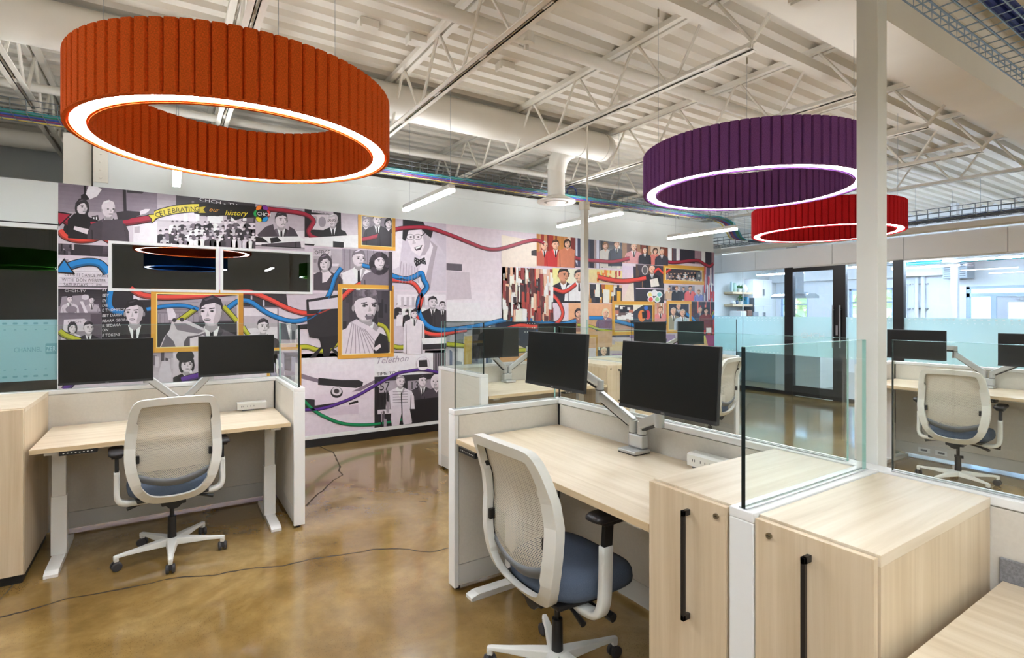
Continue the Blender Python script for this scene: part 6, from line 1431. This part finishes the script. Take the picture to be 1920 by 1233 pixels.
# --- printed gold frames
def frame(rect, wpx, base=.0078):
    P = Print('printed_gold_frame', None, base); (x0, z1), (x1, z0) = W(rect[:2]), W(rect[2:]); k = (W((rect[0] + wpx, rect[1]))[0] - x0)
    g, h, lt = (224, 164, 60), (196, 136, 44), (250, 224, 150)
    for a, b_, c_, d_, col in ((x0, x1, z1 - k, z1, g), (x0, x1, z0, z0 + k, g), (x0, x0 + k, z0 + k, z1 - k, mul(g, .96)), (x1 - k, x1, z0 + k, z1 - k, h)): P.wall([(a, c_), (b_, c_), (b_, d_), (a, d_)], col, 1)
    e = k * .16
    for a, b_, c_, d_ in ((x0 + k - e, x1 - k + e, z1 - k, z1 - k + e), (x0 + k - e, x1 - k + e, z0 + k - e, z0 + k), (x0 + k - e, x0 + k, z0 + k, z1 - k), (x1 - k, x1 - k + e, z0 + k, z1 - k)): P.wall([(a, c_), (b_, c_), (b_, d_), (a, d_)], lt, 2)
    P.build(SVINYL)
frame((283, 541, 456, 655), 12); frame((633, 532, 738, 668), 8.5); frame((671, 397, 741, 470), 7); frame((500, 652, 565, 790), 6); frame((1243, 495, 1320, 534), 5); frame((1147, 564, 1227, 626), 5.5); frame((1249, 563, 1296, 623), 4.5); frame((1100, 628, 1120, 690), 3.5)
P = Print('photo_panel', (506, 661, 559, 784), .001).bg((206, 200, 214), (180, 174, 190), 6); blocks(P, (506, 664, 559, 780), 18, [(226, 222, 232), (150, 146, 164), (190, 186, 204)], 61); P.build()
# --- foreground cut-out: blackboard singer's board, banner, lettering, flower logo
P = Print('dark_brush_patch', None, .0082); P.add([(360, 386), (372, 380), (478, 386), (482, 392), (476, 406), (440, 412), (430, 404), (388, 405), (364, 400)], (24, 22, 22), 1); P.build(SVINYL)
P = Print('yellow_banner', None, .0086, 'yellow ribbon banner reading CELEBRATING'); Yb, Yd, Ol = (226, 206, 62), (190, 168, 40), (40, 30, 16)
def bpoly(pts, c, g=0): P.add(pts, c)
P.add([(276, 402), (292, 401), (294, 412), (284, 419.5), (283, 411)], Ol); P.add([(278.5, 403.2), (290.5, 402.5), (292.5, 411), (285.5, 416.5), (285, 410.5)], Yb); P.add([(370, 388), (389, 385.5), (383.5, 393), (388.5, 400), (371, 400.5)], Ol); P.add([(371, 389), (385.5, 387), (381, 393), (385.5, 399), (372, 399)], Yd)
arc = lambda v0: [(289 + (373 - 289) * t / 12, v0 - 14.5 * math.sin(math.pi * .5 * (t / 12) ** .8)) for t in range(13)]
P.add([(u, v - .6) for u, v in arc(396)] + [(u + 1, v + .8) for u, v in arc(412)][::-1], Ol); P.add(arc(397) + arc(411)[::-1], Yb); P.build(SVINYL)
adv = 0
for i, ch in enumerate('CELEBRATING'):
    t_ = adv / 78 + .06; u_ = 291.5 + adv; adv += 3.6 if ch == 'I' else 7.75; mtext(ch, u_, 409 - 13.5 * math.sin(math.pi * .5 * t_ ** .8) + .5, 9.0, INKB, .88, 11 - 7 * t_, layer=.0102)
GOLD = principled('mural_gold_ink', (232, 160, 50), .5); LEM = principled('mural_lemon_ink', (236, 214, 60), .5)
mtext('our', 391, 396, 8, GOLD, 1.0, -1, .35, layer=.0096); mtext('history', 421, 403, 9.5, LEM, .98, 3, .35, layer=.0096)
mtext('CHCH - TV', 373, 376, 6, CHALK, 1.5, -5, layer=.0075)
P = Print('flower_logo', None, .0094, 'six-petal rainbow flower logo with black centre')
for i, c in enumerate([(240, 130, 40), (140, 60, 160), (226, 50, 56), (40, 150, 216), (232, 214, 50), (40, 160, 80)]):
    a = math.radians(-120 + 60 * i); P.add(ell(491 + 9.2 * math.cos(a), 400.3 + 9.6 * math.sin(a), 7.4, 7.6, 16), (20, 18, 20), 0); P.add(ell(491 + 9.2 * math.cos(a), 400.3 + 9.6 * math.sin(a), 6.7, 6.9, 16), c, 1)
P.add(ell(491, 400.3, 11.2, 8.2, 20), (18, 16, 18), 2); P.build(SVINYL)
mtext('CHCH', 481.6, 403.4, 6.6, principled('mural_white_ink', (245, 245, 245), .5), .90, -2, layer=.0104)

# --- switch plates screwed to the wall
for lab, u0, v0, u1, v1, m_ in (('white double switch plate on the mural beside the pink shelves', 941, 562, 951, 580, TRIM), ('grey thermostat box on the mural at the right gold frame', 1304, 511, 1314, 523, GREYP), ('white socket plate low on the mural near its right end', 1323, 614, 1332, 623, TRIM)):
    a, b_ = on_wall(u0, v1, YM), on_wall(u1, v0, YM); t = thing('switch_plate', lab, 'switch', (a.x, YM - .02, a.z)); MB().box((a.x, YM - .022, a.z), (b_.x, YM - .0115, b_.z)).build('plate', m_, t, bevel=.003); MB().box(((a.x * 2 + b_.x) / 3, YM - .026, (a.z * 2 + b_.z) / 3), ((a.x + 2 * b_.x) / 3, YM - .022, (a.z + 2 * b_.z) / 3)).build('rocker', WHITE, t)
